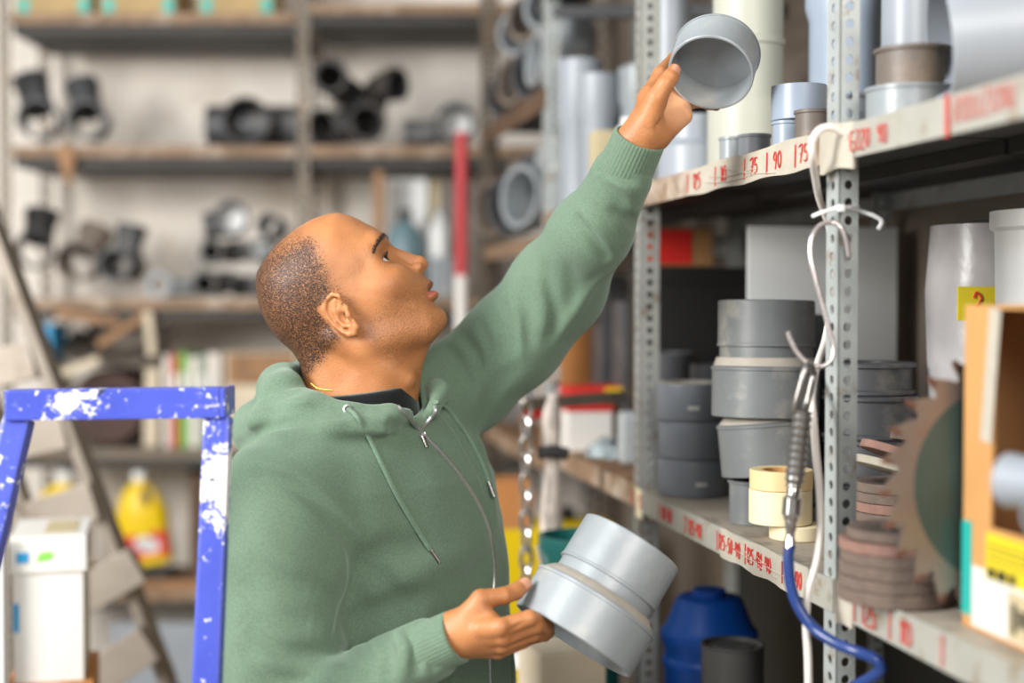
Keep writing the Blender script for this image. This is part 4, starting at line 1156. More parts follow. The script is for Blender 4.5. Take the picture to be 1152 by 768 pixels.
def cup(label, p, r, h, m='pvc', group=None, rot=(0, 0, 0), name='pipe_socket', cat='pipe fitting', **k):
    p = inset(p, r+.004); o = obj(name, cup_bm(r, h, **k), M[m], loc=p, rot=rot); tag(o, label, cat, group); return o
def pipe(label, p, r, h, m='pvc', d=None, wall=.004, group=None, name='pipe', bell=None):
    bm = BM()
    if d is None: p = inset(p, r+.008)
    if bell: lathe(bm, [(r-wall, 0), (r, 0), (r, h-bell-.02), (r+.006, h-bell), (r+.006, h), (r+.006-wall, h), (r+.006-wall, h-bell), (r-wall, h-bell-.02)], 48)
    else: lathe(bm, tubeprof(r, r-wall, 0, h), 48)
    o = obj(name, bm, M[m], loc=p); tag(o, label, 'pipe', group)
    if d is not None: o.rotation_euler = frame_from(Vector(d)).to_euler()
    return o
# upper shelf, beyond the near post
def zpx(py, Z): return P(576, py, Z).z
def up(px, Z, wpx, ytop, **k):
    r = wpx/2/FPX*Z; h = zpx(ytop, Z)-ZU; return on_shelf(px, Z, ZU+.0005), r, h
p, r, h = up(848, 1.83, 38, 140); cup('short grey socket behind the 75 mark on the upper shelf edge', p, r, h, 'pvc_light')
p, r, h = up(823, 1.93, 30, 146); cup('short grey socket at the foot of the cream pipe', p, r, h, 'pvc')
p, r, h = up(886, 1.77, 35, 131); cup('blue grey socket carrying another socket beside the near post', p, r+.001, h, 'pvc_blue')
cup('smooth blue grey socket standing on top of another beside the near post', p+Vector((.014, .004, h+.001)), .036, .045, 'pvc_blue', rim=0)
p, r, h = up(914, 1.72, 42, 121); cup('warm grey socket with pale rim behind the near post on the upper shelf', p, r, h, 'pvc_brown')
t = thing('cream_pipe_fitting', 'tall cream coloured pipe fitting on the upper shelf behind the held cap', 'pipe fitting', shelf_pt(.60, .115, ZU+.0005))
bm = BM(); lathe(bm, tubeprof(.062, .057, 0, .115), 48); obj('socket', bm, M['pvc_cream'], t)
bm = BM(); lathe(bm, tubeprof(.054, .049, .10, .30), 48); obj('spigot', bm, M['pvc_cream'], t)
bm = BM(); lathe(bm, [(.0535, .195), (.057, .198), (.057, .206), (.0535, .209)], 48); obj('band', bm, M['pvc_cream'], t)
t = thing('pale_reducer', 'pale grey stepped fitting below the raised hand on the upper shelf', 'pipe fitting', shelf_pt(.722, .070, ZU+.0005))
bm = BM(); lathe(bm, tubeprof(.060, .056, 0, .055), 48); obj('large_socket', bm, M['pvc_light'], t)
bm = BM(); lathe(bm, tubeprof(.050, .046, .05, .105), 48); obj('small_socket', bm, M['pvc_light'], t)
bm = BM(); lathe(bm, [(.0595, .053), (.0605, .056), (.050, .066), (.047, .060)], 48); obj('ledge', bm, M['pvc_light'], t)
pipe('pale pipe standing just left of the held cap', shelf_pt(.93, .095, ZU-.002), .034, .345, 'pvc_light')
pipe('wide dark blue grey pipe standing on the upper shelf behind the cream fitting', shelf_pt(.49, .225, ZU+.0005), .052, .34, 'pvc_blue', bell=.10)
pipe('second blue grey pipe in shade behind the white pipe', shelf_pt(.94, .24, ZU-.002), .042, .33, 'pvc_dark')
pipe('pale pipe standing right behind the near post', shelf_pt(.37, .27, ZU+.0005), .040, .34, 'pvc_light')
# bay further back: tall grey pipes
pipe('tall pale grey pipe beside the third post', shelf_pt(1.44, .054, ZU-.002), .042, .318, 'pvc_light', bell=.12)
pipe('shorter grey pipe with a red mark between the tall pipe and the raised sleeve', shelf_pt(1.28, .053, ZU-.002), .036, .26, 'pvc_light', bell=.07)
pipe('grey pipe standing deep in the bay above the raised sleeve', shelf_pt(1.25, .13, ZU-.002), .038, .27, 'pvc', bell=.06)
pipe('broad shaded grey pipe in the corner of the bay behind the pale pipes', shelf_pt(1.39, .21, ZU-.002), .070, .30, 'pvc', bell=.06)
bm = BM(); pth = smooth_path([Vector((0, 0, 0)), Vector((0, 0, .10)), Vector((.03, 0, .19)), Vector((.10, 0, .25)), Vector((.18, 0, .26))], 6); tube(bm, pth, .047, 32, inner=.004)
o = obj('pipe_bend', bm, M['pvc'], loc=shelf_pt(1.09, .33, ZU+.004), rot=(0, 0, PI+.19)); tag(o, 'grey bend lying high behind the second post', 'pipe fitting')
t = thing('printed_carton', 'small carton with light blue stripe beside the raised cuff', 'box', shelf_pt(1.17, .050, ZU-.0022), (0, 0, .19))
bm = BM(); box(bm, (-.038, -.028, 0), (.032, .028, .135), None, .002); obj('carton', bm, M['sand_lab'], t); bm = BM(); box(bm, (.008, -.0292, .0), (.0322, -.0272, .135)); obj('stripe', bm, mat('sky_print', (150, 206, 230), .5), t)
t = thing('white_tub', 'small white tub with blue foot touching the raised cuff', 'tub', shelf_pt(1.0, .034, ZU-.0022))
bm = BM(); lathe(bm, [(0, .03), (.020, .03), (.0205, .12), (.012, .128), (.012, .14), (0, .14)], 28, closed=False); obj('tub', bm, M['white'], t); bm = BM(); lathe(bm, [(0, 0), (.021, 0), (.021, .031), (0, .031)], 28, closed=False); obj('foot', bm, M['blue_print'], t)
t = thing('grey_carton', 'pale grey carton standing on edge left of the raised sleeve', 'box', shelf_pt(L3+.13, .11, ZU-.0495), (0, 0, .19))
bm = BM(); box(bm, (-.06, -.04, 0), (.085, .04, .145), None, .002); obj('carton', bm, M['pvc_light'], t); bm = BM(); box(bm, (-.06, -.04, .1455), (-.01, .04, .18), None, .002); obj('lid_flap', bm, M['white_paper'], t)
# near bay, upper shelf
pA = on_shelf(1022, 1.56, ZU+.0005)
cup('pale edged socket under a brown tinted one near the big lying pipe', pA, .047, .038, 'pvc', rim=.002)
cup('wide brown tinted grey socket with a pale rim stacked by the big lying pipe', pA+Vector((.004, .002, .0385)), .040, .042, 'pvc_brown', rim=.003)
cup('low grey socket just behind the near post on the right', on_shelf(968, 1.66, ZU+.0005), .022, .045, 'pvc_light', rim=.002)
pp_ = P(1100, 52, 1.46); big = pipe('very large pale grey pipe lying along the near end of the upper shelf', P(1056, 48, 1.47), .068, .42, 'pvc_light', d=D(.985, .10, -.10), wall=.005)
# lower shelf, between the posts
def low(px, Z, z=0.): return on_shelf(px, Z, ZL+.0005+z)
q = shelf_pt(.722, .070, ZL+.0005); tape0 = None
for k, (dx, lab) in enumerate(((0, 'roll of grey duct tape at the bottom of the stack of three'), (.001, 'roll of grey duct tape in the middle of the stack of three'), (-.004, 'dusty topped roll of grey duct tape on top of the stack of three'))):
    t = thing('duct_tape_roll', lab, 'tape roll', q+Vector((dx, 0, k*.0612)), (0, 0, k*1.3), 'duct tape rolls on the lower shelf'); t.scale = (1.1, 1.1, 1.1)
    bm = BM(); lathe(bm, [(.040, .001), (.050, 0), (.0525, .001), (.0535, .003), (.0535, .051), (.0525, .054), (.050, .055), (.040, .054)], 64); obj('tape', bm, M['duct'], t)
    bm = BM(); lathe(bm, [(.030, .001), (.0402, .001), (.0402, .0545), (.030, .0545)], 48); obj('core', bm, M['dust'], t)
    if k == 2:
        bm = BM(); lathe(bm, [(.041, .0551), (.0525, .0546), (.0525, .0556), (.041, .0560)], 48); obj('dusty_top', bm, M['dust'], t)
    if k != 1:
        bm = BM()
        for a in np.linspace(-1.85, -1.62, 5): box(bm, (-.0022, -.0006, 0), (.0022, .0006, .0048), Matrix.Translation((.0538*math.cos(a-k*1.3+(.1 if k else .25)), .0538*math.sin(a-k*1.3+(.1 if k else .25)), .018)) @ Matrix.Rotation(a-k*1.3+PI/2+.15, 4, 'Z'))
        obj('print', bm, M['white_paper'], t)
t = thing('white_cap_bottle', 'small white ribbed bottle behind the duct tape stack', 'bottle', inset(low(736, 2.34), .022))
bm = BM(); lathe(bm, [(0, 0), (.018, 0), (.019, .002), (.019, .022), (.017, .024), (.019, .026), (.019, .046), (.017, .048), (.019, .050), (.018, .062), (.012, .066), (0, .066)], 28, closed=False); obj('bottle', bm, M['white'], t)
# stacked reducers
rs = low(866, 1.80)
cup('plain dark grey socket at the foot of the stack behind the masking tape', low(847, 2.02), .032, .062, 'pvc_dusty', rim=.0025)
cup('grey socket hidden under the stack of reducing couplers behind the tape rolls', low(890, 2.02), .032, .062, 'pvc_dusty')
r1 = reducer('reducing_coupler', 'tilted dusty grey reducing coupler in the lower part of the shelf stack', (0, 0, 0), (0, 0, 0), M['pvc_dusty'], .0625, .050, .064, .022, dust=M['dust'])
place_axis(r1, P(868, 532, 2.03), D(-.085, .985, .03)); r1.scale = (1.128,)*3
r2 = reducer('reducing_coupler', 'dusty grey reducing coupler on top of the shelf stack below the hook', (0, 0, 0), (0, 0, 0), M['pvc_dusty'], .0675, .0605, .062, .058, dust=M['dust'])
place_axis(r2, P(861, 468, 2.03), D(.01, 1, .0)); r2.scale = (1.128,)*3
# masking tape rolls
def mtape(label, p, r, h, m, side=None, group='masking tape rolls', rot=(0, 0, 0)):
    t = thing('masking_tape_roll', label, 'tape roll', p, rot, group)
    bm = BM(); lathe(bm, [(r-.016, .0006), (r-.001, 0), (r, .001), (r, h-.001), (r-.001, h), (r-.016, h-.0006)], 56); obj('tape', bm, M[m], t)
    bm = BM(); lathe(bm, [(r-.019, .001), (r-.0158, .001), (r-.0158, h-.001), (r-.019, h-.001)], 48); obj('core', bm, M['kraft' if h > .02 else 'white_paper'], t); return t
m0 = inset(low(886, 1.80), .050)
mtape('thin cream roll of masking tape lying lowest at the shelf edge', m0+Vector((.012, -.01, 0)), .0365, .019, 'mtape_cream')
mtape('wide cream roll of masking tape in the middle of the small pile', m0+Vector((-.008, 0, .0195)), .042, .045, 'mtape_cream')
mtape('yellowed roll of masking tape on top of the small pile', m0+Vector((-.007, .001, .065)), .042, .026, 'mtape_yellow')
# dark stock at the back of the lower shelf
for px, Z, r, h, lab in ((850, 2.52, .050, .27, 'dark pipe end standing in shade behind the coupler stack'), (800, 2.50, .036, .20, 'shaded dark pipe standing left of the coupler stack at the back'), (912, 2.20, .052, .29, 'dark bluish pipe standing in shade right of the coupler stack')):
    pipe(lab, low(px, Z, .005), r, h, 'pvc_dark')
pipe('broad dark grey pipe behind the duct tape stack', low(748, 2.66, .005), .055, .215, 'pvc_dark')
_rz = zpx(299, 2.74)
t = thing('dark_crate', 'black crate in shade under the red carton at the back of the lower shelf', 'crate', shelf_pt(L2+.42, .246, ZL+.0058), (0, 0, .19))
obj('crate', box(BM(), (-.13, -.06, 0), (.13, .06, _rz-ZL-.007), None, .004), M['black'], t); obj('rim', box(BM(), (-.134, -.064, _rz-ZL-.040), (.134, .064, _rz-ZL-.022), None, .003), M['black'], t)
t = thing('red_box', 'red carton with tan end high at the back above the lower shelf', 'box', shelf_pt(L2+.42, .20, _rz+.0005), (0, 0, .19))
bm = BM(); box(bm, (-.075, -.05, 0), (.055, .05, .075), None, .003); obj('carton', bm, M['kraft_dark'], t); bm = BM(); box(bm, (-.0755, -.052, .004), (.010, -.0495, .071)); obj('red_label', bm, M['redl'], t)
t = thing('white_backing_sheet', 'pale sheet leaning at the back of the lower shelf behind the dark pipes', 'sheet', shelf_pt(.745, .30, ZL+.0005), (0, 0, .19))
bm = BM(); box(bm, (-.13, -.004, 0), (.135, .004, .44), None, .001); obj('sheet', bm, M['white'], t)
# near bay, lower shelf
sg = 'stacked abrasive discs'
db = low(1014, 1.50, .0012); r_ = random.Random(4); zz = 0
dcol = ['abrasive', 'abrasive', 'abrasive', 'abrasive', 'abrasive_red', 'abrasive']
for k in range(6):
    th_ = [.014, .012, .013, .012, .011, .010][k]
    bm = BM(); R_ = .0625+r_.uniform(-.002, .002) - (.008 if k == 5 else 0)
    lathe(bm, [(.011, 0), (R_-.001, 0), (R_, .001), (R_, th_-.001), (R_-.001, th_), (.026, th_), (.022, th_-.003), (.011, th_-.003)], 56)
    o = obj('grinding_disc', bm, M[dcol[k]], loc=db+Vector((r_.uniform(-.003, .003), r_.uniform(-.003, .003), zz)))
    nm = ['lowest', 'second', 'third', 'fourth', 'fifth', 'smaller topmost'][k]
    tag(o, f'{nm} disc of the brown stack by the saw blade, counted from the shelf', 'grinding disc', sg); zz += th_+.0006
zz = 0; db2 = inset(low(1012, 1.80), .06)
for k in range(7):
    bm = BM(); R_ = .056; th_ = .012
    lathe(bm, [(.011, 0), (R_-.001, 0), (R_, .001), (R_, th_-.001), (R_-.001, th_), (.026, th_), (.022, th_-.003), (.011, th_-.003)], 48)
    o = obj('grinding_disc', bm, M[['abrasive', 'abrasive_red', 'abrasive'][k % 3]], loc=db2+Vector((r_.uniform(-.003, .003), 0, zz)))
    tag(o, 'disc in the shaded rear stack between the near post and the saw blade', 'grinding disc', 'rear grinding disc stack'); zz += th_+.0006
for k, (dx, dz, R_, tilt, mm_, lab) in enumerate(((-.010, .012, .055, .30, 'abrasive_pale', 'pale printed disc tilted on the rear stack beside the near post'), (-.006, .030, .052, .34, 'abrasive_red', 'reddish disc tilted on the pale printed disc'), (.016, .052, .034, .12, 'abrasive', 'small dark disc on top of the tilted discs'))):
    bm = BM(); lathe(bm, [(.009, 0), (R_-.001, 0), (R_, .001), (R_, .009), (R_-.001, .010), (.02, .010), (.018, .008), (.009, .008)], 48)
    o = obj('grinding_disc', bm, M[mm_], loc=db2+Vector((dx, -.03, zz+dz)), rot=(-.10, tilt, 0)); tag(o, lab, 'grinding disc')
# dark reels behind
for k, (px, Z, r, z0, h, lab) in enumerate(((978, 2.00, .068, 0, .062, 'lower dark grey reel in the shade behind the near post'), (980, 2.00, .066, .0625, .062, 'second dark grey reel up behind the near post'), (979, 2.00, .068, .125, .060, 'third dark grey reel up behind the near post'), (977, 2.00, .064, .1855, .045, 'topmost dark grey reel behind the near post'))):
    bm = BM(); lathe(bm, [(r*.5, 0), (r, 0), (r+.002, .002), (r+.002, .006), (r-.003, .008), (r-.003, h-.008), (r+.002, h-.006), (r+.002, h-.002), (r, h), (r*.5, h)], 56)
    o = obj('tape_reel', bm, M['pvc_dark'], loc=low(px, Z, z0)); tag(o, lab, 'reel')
t = thing('plastic_bag_stock', 'cloudy wrapped bundle with yellow taped red handwriting at the rear wall', 'bundle', low(1112, 1.97))
bm = BM(); lathe(bm, [(0, 0), (.080, 0), (.084, .05), (.080, .20), (.085, .33), (.078, .42), (0, .43)], 40, closed=False); obj('bundle', bm, mat('cloudy_wrap', (170, 166, 166), .3, var=.25, scale=9, bump=.3, bscale=14), t)
tp_ = BM(); box(tp_, (-.070, -.0885, .290), (.035, -.0845, .335), None, .001); o = obj('label_tape', tp_, M['yellow_lab'], t)
bm = BM(); write(bm, '2 190', Vector((-.050, -.0890, .299)), Vector((1, 0, 0)), Vector((0, 0, 1)), .028, .014, .0016); obj('marker_writing', bm, M['red_ink'], o)
t = thing('white_bin', 'tall white plastic bin at the right edge behind the cardboard box', 'bin', low(1186, 1.73))
bm = BM(); lathe(bm, [(.062, 0), (.070, .40), (.076, .405), (.076, .425), (.066, .425), (.058, .005)], 48); obj('bin', bm, M['white'], t)
# circular saw blade leaning against the box
def saw(label, loc, rot, R_=.132, teeth=26):
    t = thing('circular_saw_blade', label, 'saw blade', loc, rot)
    pts = []; bore = .0127
    for k in range(teeth):
        a0 = 2*PI*k/teeth; st = 2*PI/teeth
        for f, rr in ((0, .865), (.12, .86), (.28, .90), (.60, .955), (.84, .995), (.93, .995), (.97, .89)):
            a = a0+st*f; pts.append((rr*R_*math.cos(a), rr*R_*math.sin(a)))
    bm = BM(); th_ = .0014; n = len(pts)
    for z in (-th_, th_):
        o_ = [bm.verts.new((x, y, z)) for x, y in pts]; mid = [bm.verts.new((x/math.hypot(x, y)*R_*.74, y/math.hypot(x, y)*R_*.74, z)) for x, y in pts]; i_ = [bm.verts.new((x/math.hypot(x, y)*bore, y/math.hypot(x, y)*bore, z)) for x, y in pts]
        for k in range(n):
            k2 = (k+1) % n; bm.faces.new([o_[k], o_[k2], mid[k2], mid[k]]); f = bm.faces.new([mid[k], mid[k2], i_[k2], i_[k]]); f.material_index = 1
        if z < 0: lo_ = o_; li = i_
        else:
            for k in range(n):
                k2 = (k+1) % n; bm.faces.new([lo_[k], lo_[k2], o_[k2], o_[k]]); bm.faces.new([li[k], li[k2], i_[k2], i_[k]])
    obj('blade', bm, [M['blade'], M['blade_green']], t, smooth=False)
    for k in range(teeth):
        a = 2*PI*(k+.86)/teeth; c = Vector((R_*.975*math.cos(a), R_*.975*math.sin(a), 0))
        b2 = BM(); mx = Matrix.Translation(c) @ Matrix.Rotation(a, 4, 'Z'); box(b2, (-.0055, -.0022, -.0024), (.0048, .0028, .0024), mx, .0006); obj('tooth', b2, M['blade_tip'], t)
    return t
sb_ = saw('round saw blade with dark green centre leaning beside the cardboard box', (0, 0, 0), (0, 0, 0))
nrm = (-UD+Vector((0, 0, .05))).normalized(); cpos = shelf_pt(s_at(1053)+.013, .082, ZL+.1345)
place_axis(sb_, cpos, nrm, .07)
# cardboard picking box, aisle side cut low
bx = thing('cardboard_box', 'open brown cardboard box with teal edge and yellow label on the near shelf', 'box', shelf_pt(0, 0, 0))
s_f = s_at(1053)-.001; cb = shelf_pt(s_f, .030, ZL+.0008)
bx.location = cb; bx.rotation_euler = (0, 0, math.atan2(-UD.y, -UD.x))      # local x towards us along the shelf, local y = aisle side is -? 
# local axes: x = -UD ; y = Rz90(x)
LY = Vector((-(-UD).y, (-UD).x, 0))      # world dir of local +y
sy = 1 if LY.dot(VD) > 0 else -1          # +1: local y points to the wall
HB = .312; LB = .36; WB = .30; T = .004
def bb(lo, hi, b=.0008):
    bm = BM(); y0, y1 = lo[1]*sy, hi[1]*sy; box(bm, (lo[0], min(y0, y1), lo[2]), (hi[0], max(y0, y1), hi[2]), None, b); return bm
obj('bottom', bb((0, 0, 0), (LB, WB, T)), M['kraft'], bx, smooth=False)
fr_ = obj('low_front', bb((.0, 0, T), (LB, T, .103)), M['kraft'], bx, smooth=False)
obj('corner_strip', bb((0, 0, .103), (.052, T, HB)), M['kraft'], bx, smooth=False)
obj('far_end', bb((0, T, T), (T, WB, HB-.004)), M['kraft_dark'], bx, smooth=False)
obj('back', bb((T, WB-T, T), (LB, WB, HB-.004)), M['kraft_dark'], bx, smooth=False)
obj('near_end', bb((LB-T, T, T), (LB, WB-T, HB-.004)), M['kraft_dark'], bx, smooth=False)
fl_ = bb((.002, .004, HB-.004), (LB, .10, HB)); obj('top_flap', fl_, M['kraft'], bx, smooth=False)
obj('teal_edge', bb((-.0008, -.0006, .012), (.017, .0002, .103), .0002), M['teal'], bx, smooth=False)
obj('printed_panel', bb((.018, -.0006, .004), (.34, .0002, .062), .0002), M['white_paper'], bx, smooth=False)
yl = obj('yellow_label', bb((.045, -.0012, .055), (.12, .0000, .098), .0002), M['yellow_lab'], bx, smooth=False)
bm = BM(); r2_ = random.Random(9)
for z0, z1 in ((.086, .0875), (.080, .0815), (.073, .0745)):
    x = .05
    while x < .115:
        w_ = r2_.uniform(.003, .008); y_ = -.0016*sy; box(bm, (x, min(y_, y_+.0004*sy), z0), (x+w_, max(y_, y_+.0004*sy), z1)); x += w_+.002
for x0, x1, z0, z1 in ((.05, .062, .056, .066), (.066, .082, .056, .066), (.087, .098, .056, .066)): box(bm, (x0, -.0016 if sy > 0 else .0012, z0), (x1, -.0012 if sy > 0 else .0016, z1))
obj('label_print', bm, M['ink'], yl, smooth=False)
sl_ = obj('sand_label', bb((.085, -.0012, .006), (.20, .0, .050), .0002), M['sand_lab'], bx, smooth=False)
bm = BM()
for x0, x1, z0, z1 in ((.092, .10, .012, .040), (.104, .116, .020, .036), (.120, .126, .012, .040), (.131, .15, .018, .030), (.156, .17, .012, .040)): box(bm, (x0, -.0016 if sy > 0 else .0012, z0), (x1, -.0012 if sy > 0 else .0016, z1))
obj('label_print', bm, M['ink'], sl_, smooth=False)
tf = bb((.030, -.0008, .185), (.050, .0, .312), .0002); obj('torn_tape', tf, M['mtape'], bx, smooth=False, rot=(0, .12, 0), loc=(-.020, 0, .004))
# pipe elbow lying in the box
bm = BM(); ang = [i*PI/2/12 for i in range(13)]
pth = [Vector((0, 0, 0)), Vector((.0, 0, .02))]+[Vector((.035-.035*math.cos(a), 0, .02+.035*math.sin(a))) for a in ang[1:]]+[Vector((.075, 0, .055))]
tube(bm, pth, [.0235]*2+[.021]*11+[.0235]*2 if False else [.0245, .0245]+[.0215]*12+[.0245], 32, inner=.003)
el = obj('pipe_elbow', bm, M['pvc_light'], loc=P(1178, 592, 1.17)); el.rotation_euler = frame_from(D(.72, .50, .45)).to_euler(); tag(el, 'pale grey pipe elbow poking out of the cardboard box', 'pipe fitting')
# ------------------------------------------------------------------ things hanging on the near post
hk = thing('wire_hook', 'large zinc S-shaped wire hook hanging on the near post', 'hook', P(940, 255, 1.592))
HB_ = hk.location.copy()
pts = [(955, 288, 1.588), (952, 270, 1.586), (946, 256, 1.586), (936, 250, 1.588), (922, 254, 1.586), (913, 268, 1.582), (912, 288, 1.58), (918, 316, 1.578), (926, 345, 1.577), (933, 372, 1.576), (938, 392, 1.575), (935, 405, 1.574), (924, 412, 1.573), (910, 409, 1.573), (898, 398, 1.573), (890, 384, 1.573), (886, 373, 1.573)]
bm = BM(); tube(bm, [p-HB_ for p in smooth_path([P(*p) for p in pts], 7)], .0028, 12); obj('wire', bm, M['hook'], hk)
ct = thing('cable_tie', 'white plastic cable tie knotted round the near post above the hook', 'cable tie', P(946, 236, 1.59)); B_ = ct.location.copy()
bm = BM(); tube(bm, [p-B_ for p in smooth_path([P(914, 243, 1.60), P(924, 239, 1.59), P(936, 235, 1.59), P(944, 233, 1.588), P(955, 233, 1.59), P(966, 232, 1.60)], 6)], .0014, 8, flat=(1, 1.6))
tube(bm, [p-B_ for p in smooth_path([P(955, 233, 1.59), P(970, 238, 1.60), P(984, 243, 1.60), P(992, 249, 1.60), P(988, 258, 1.60)], 6)], .0016, 8, flat=(1, 1.5)); obj('strap', bm, M['white'], ct)
bm = BM(); box(bm, (-.004, -.003, -.004), (.004, .003, .004), Matrix.Translation(P(946, 234, 1.588)-B_), .001); obj('buckle', bm, M['white'], ct)
wc = thing('white_cable', 'white electric cable hanging down the near post to below the shelf', 'cable', P(915, 700, 1.57)); B_ = wc.location.copy()
pts = [(950, 150, 1.568), (934, 143, 1.562), (921, 147, 1.562), (914, 160, 1.566), (914, 178, 1.575), (917, 198, 1.61), (922, 224, 1.66), (934, 262, 1.70), (936, 320, 1.71), (930, 375, 1.70), (918, 415, 1.65), (913, 445, 1.605), (915, 470, 1.590), (918, 510, 1.590), (922, 550, 1.588), (923, 590, 1.582), (919, 630, 1.572), (909, 665, 1.566), (907, 700, 1.565), (909, 740, 1.567), (910, 800, 1.575)]
bm = BM(); tube(bm, [p-B_ for p in smooth_path([P(*p) for p in pts], 7)], .0043, 12); obj('sheath', bm, M['cable'], wc)
ag = thing('air_gun', 'metal compressed air nozzle on a blue hose hanging from the wire hook', 'air gun', P(893, 520, 1.565)); B_ = ag.location.copy()
A = P(912, 410, 1.570)-B_; g0 = P(903, 462, 1.568)-B_; g1 = P(893, 548, 1.566)-B_; g2 = P(890, 585, 1.565)-B_; g3 = P(888, 622, 1.564)-B_
bm = BM(); lp = [P(911, 409, 1.568), P(906, 416, 1.560), P(897, 448, 1.560), P(894, 462, 1.566), P(904, 464, 1.570), P(908, 452, 1.578), P(916, 420, 1.578)]
tube(bm, [p-B_ for p in smooth_path(lp, 5)], .0042, 10, closed=True); obj('hanging_lever', bm, M['gun'], ag)
bm = BM(); n_ = 40; path = [g0.lerp(g1, i/n_) for i in range(n_+1)]; rr_ = [.0105+.0011*math.cos(i*2*PI/4) - .002*max(0, (i-34)/6) for i in range(n_+1)]; tube(bm, path, rr_, 20); obj('ribbed_grip', bm, M['gun'], ag)
d_ = g2-g1; L_ = d_.length
bm = BM(); lathe(bm, [(0, 0), (.0065, 0), (.0075, .003), (.0072, .010), (.0105, .012), (.0105, .030), (.0085, .032), (.0078, L_), (0, L_)], 24, axis_mx(g1, d_), closed=False); obj('coupling', bm, M['chrome'], ag)
bm = BM(); lathe(bm, [(0, 0), (.0062, 0), (.0064, .010), (.0052, .012), (.0052, .02), (.0066, .022), (.006, .04), (0, .04)], 20, axis_mx(g2, g3-g2), closed=False); obj('hose_tail', bm, M['chrome'], ag)
hp = [(889, 612, 1.564), (887, 632, 1.563), (890, 660, 1.560), (899, 684, 1.556), (915, 706, 1.548), (938, 722, 1.53), (962, 732, 1.51), (984, 741, 1.50), (991, 752, 1.50), (980, 762, 1.51), (955, 776, 1.53), (930, 800, 1.55)]
bm = BM(); tube(bm, [p-B_ for p in smooth_path([P(*p) for p in hp], 8)], .0062, 14); obj('hose', bm, M['hose'], ag, label='blue air hose')
# ------------------------------------------------------------------ below the lower shelf
t = thing('blue_barrel', 'large blue plastic barrel under the lower shelf', 'barrel', shelf_pt(.70, .090, .4208)); t.scale = (.9, .9, 1)
bm = BM(); s_ = zpx(676, 2.28)-.4208
lathe(bm, [(0, 0), (.080, 0), (.082, .01), (.082, s_-.115), (.085, s_-.11), (.085, s_-.10), (.081, s_-.095), (.084, s_-.075), (.088, s_-.07), (.088, s_-.055), (.078, s_-.045), (.060, s_-.004), (.055, s_), (0, s_)], 56, closed=False); obj('body', bm, M['bluebin'], t)
bm = BM(); lathe(bm, [(0, s_), (.030, s_), (.030, s_+.012), (0, s_+.012)], 32, closed=False); obj('bung', bm, M['bluebin'], t)
t = thing('dark_tin', 'dark metal tin standing in front of the blue barrel', 'tin', inset(on_shelf(826, 2.05, .42+.0005), .05)); s2 = zpx(742, 2.02)-.42
bm = BM(); lathe(bm, [(0, 0), (.045, 0), (.046, .004), (.046, s2-.004), (.048, s2-.002), (.048, s2), (.043, s2), (.042, s2-.006), (0, s2-.006)], 40, closed=False); obj('can', bm, M['tin'], t)
bm = BM(); lathe(bm, [(0, s2-.006), (.03, s2-.006), (.028, s2-.003), (0, s2-.003)], 32, closed=False); obj('lid', bm, M['tin'], t)
# ------------------------------------------------------------------ room
rm = BM(); box(rm, (-3.2, -1.5, -.06), (1.6, 5.1, 0)); struct('floor', rm, M['floor'], smooth=False)
rm = BM(); box(rm, (-3.2, 4.86, 0), (1.6, 4.96, 3.4)); struct('wall_back', rm, M['white_wall'], smooth=False)
rm = BM(); box(rm, (-2.2, DEP+.035, 0), (2.9, DEP+.12, 3.4), Matrix.Translation(RB) @ loc_mx(0, 0, 0)); struct('wall_right', rm, M['grey_wall'], smooth=False)
rm = BM(); box(rm, (-3.2, 2.6, 0), (-3.1, 4.86, 3.4)); struct('wall_left', rm, M['white_wall'], smooth=False)
# ------------------------------------------------------------------ back shelving
ZB = 4.30
def bx_at(px, Z=ZB): return (px-576)/FPX*Z
def bz(py, Z=ZB): return zpx(py, Z)
YB = P(576, 384, ZB).y
SH = {'top': bz(17), 'upper': bz(165), 'middle': bz(336), 'lower': bz(505), 'bottom': bz(666)}; SH0 = dict(SH)
unit = thing('back_shelving', 'dull steel shelving with scuffed wooden shelves along the white back wall', 'shelving', (bx_at(170), YB, 0))
UB = unit.location.copy()
def bpost(px, y, m='galv_warm', holes=True):
    bm = BM(); mx = Matrix.Translation(Vector((bx_at(px)-.018, y, 0))-UB)
    flange(bm, .036, 2.9, mx, pitch=.04, hr=.008); box(bm, (0, 0, 0), (.002, .036, 2.9), mx)
    obj('post', bm, M[m], unit, smooth=False)
for px in (8, 342, 676): bpost(px, YB); bpost(px-6, YB+.42)
for nm_, z in SH.items():
    for x0, x1 in ((8, 342), (342, 676)):
        dz = .03 if nm_ == 'top' and x0 > 8 else 0
        bm = BM(); box(bm, (bx_at(x0)+.02-UB.x, -.006, z-.032+dz), (bx_at(x1)-.02-UB.x, .43, z+dz), None, .002)
        d = obj('shelf', bm, M['wood_lip' if nm_ != 'lower' else 'galv_warm'], unit, smooth=False)
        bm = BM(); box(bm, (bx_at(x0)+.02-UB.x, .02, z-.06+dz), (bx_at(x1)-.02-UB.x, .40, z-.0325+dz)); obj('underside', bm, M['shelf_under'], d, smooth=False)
SH = {k: v+.0010 for k, v in SH.items()}
def bp(px, z, dy=.12): return Vector((bx_at(px), YB+dy, z))
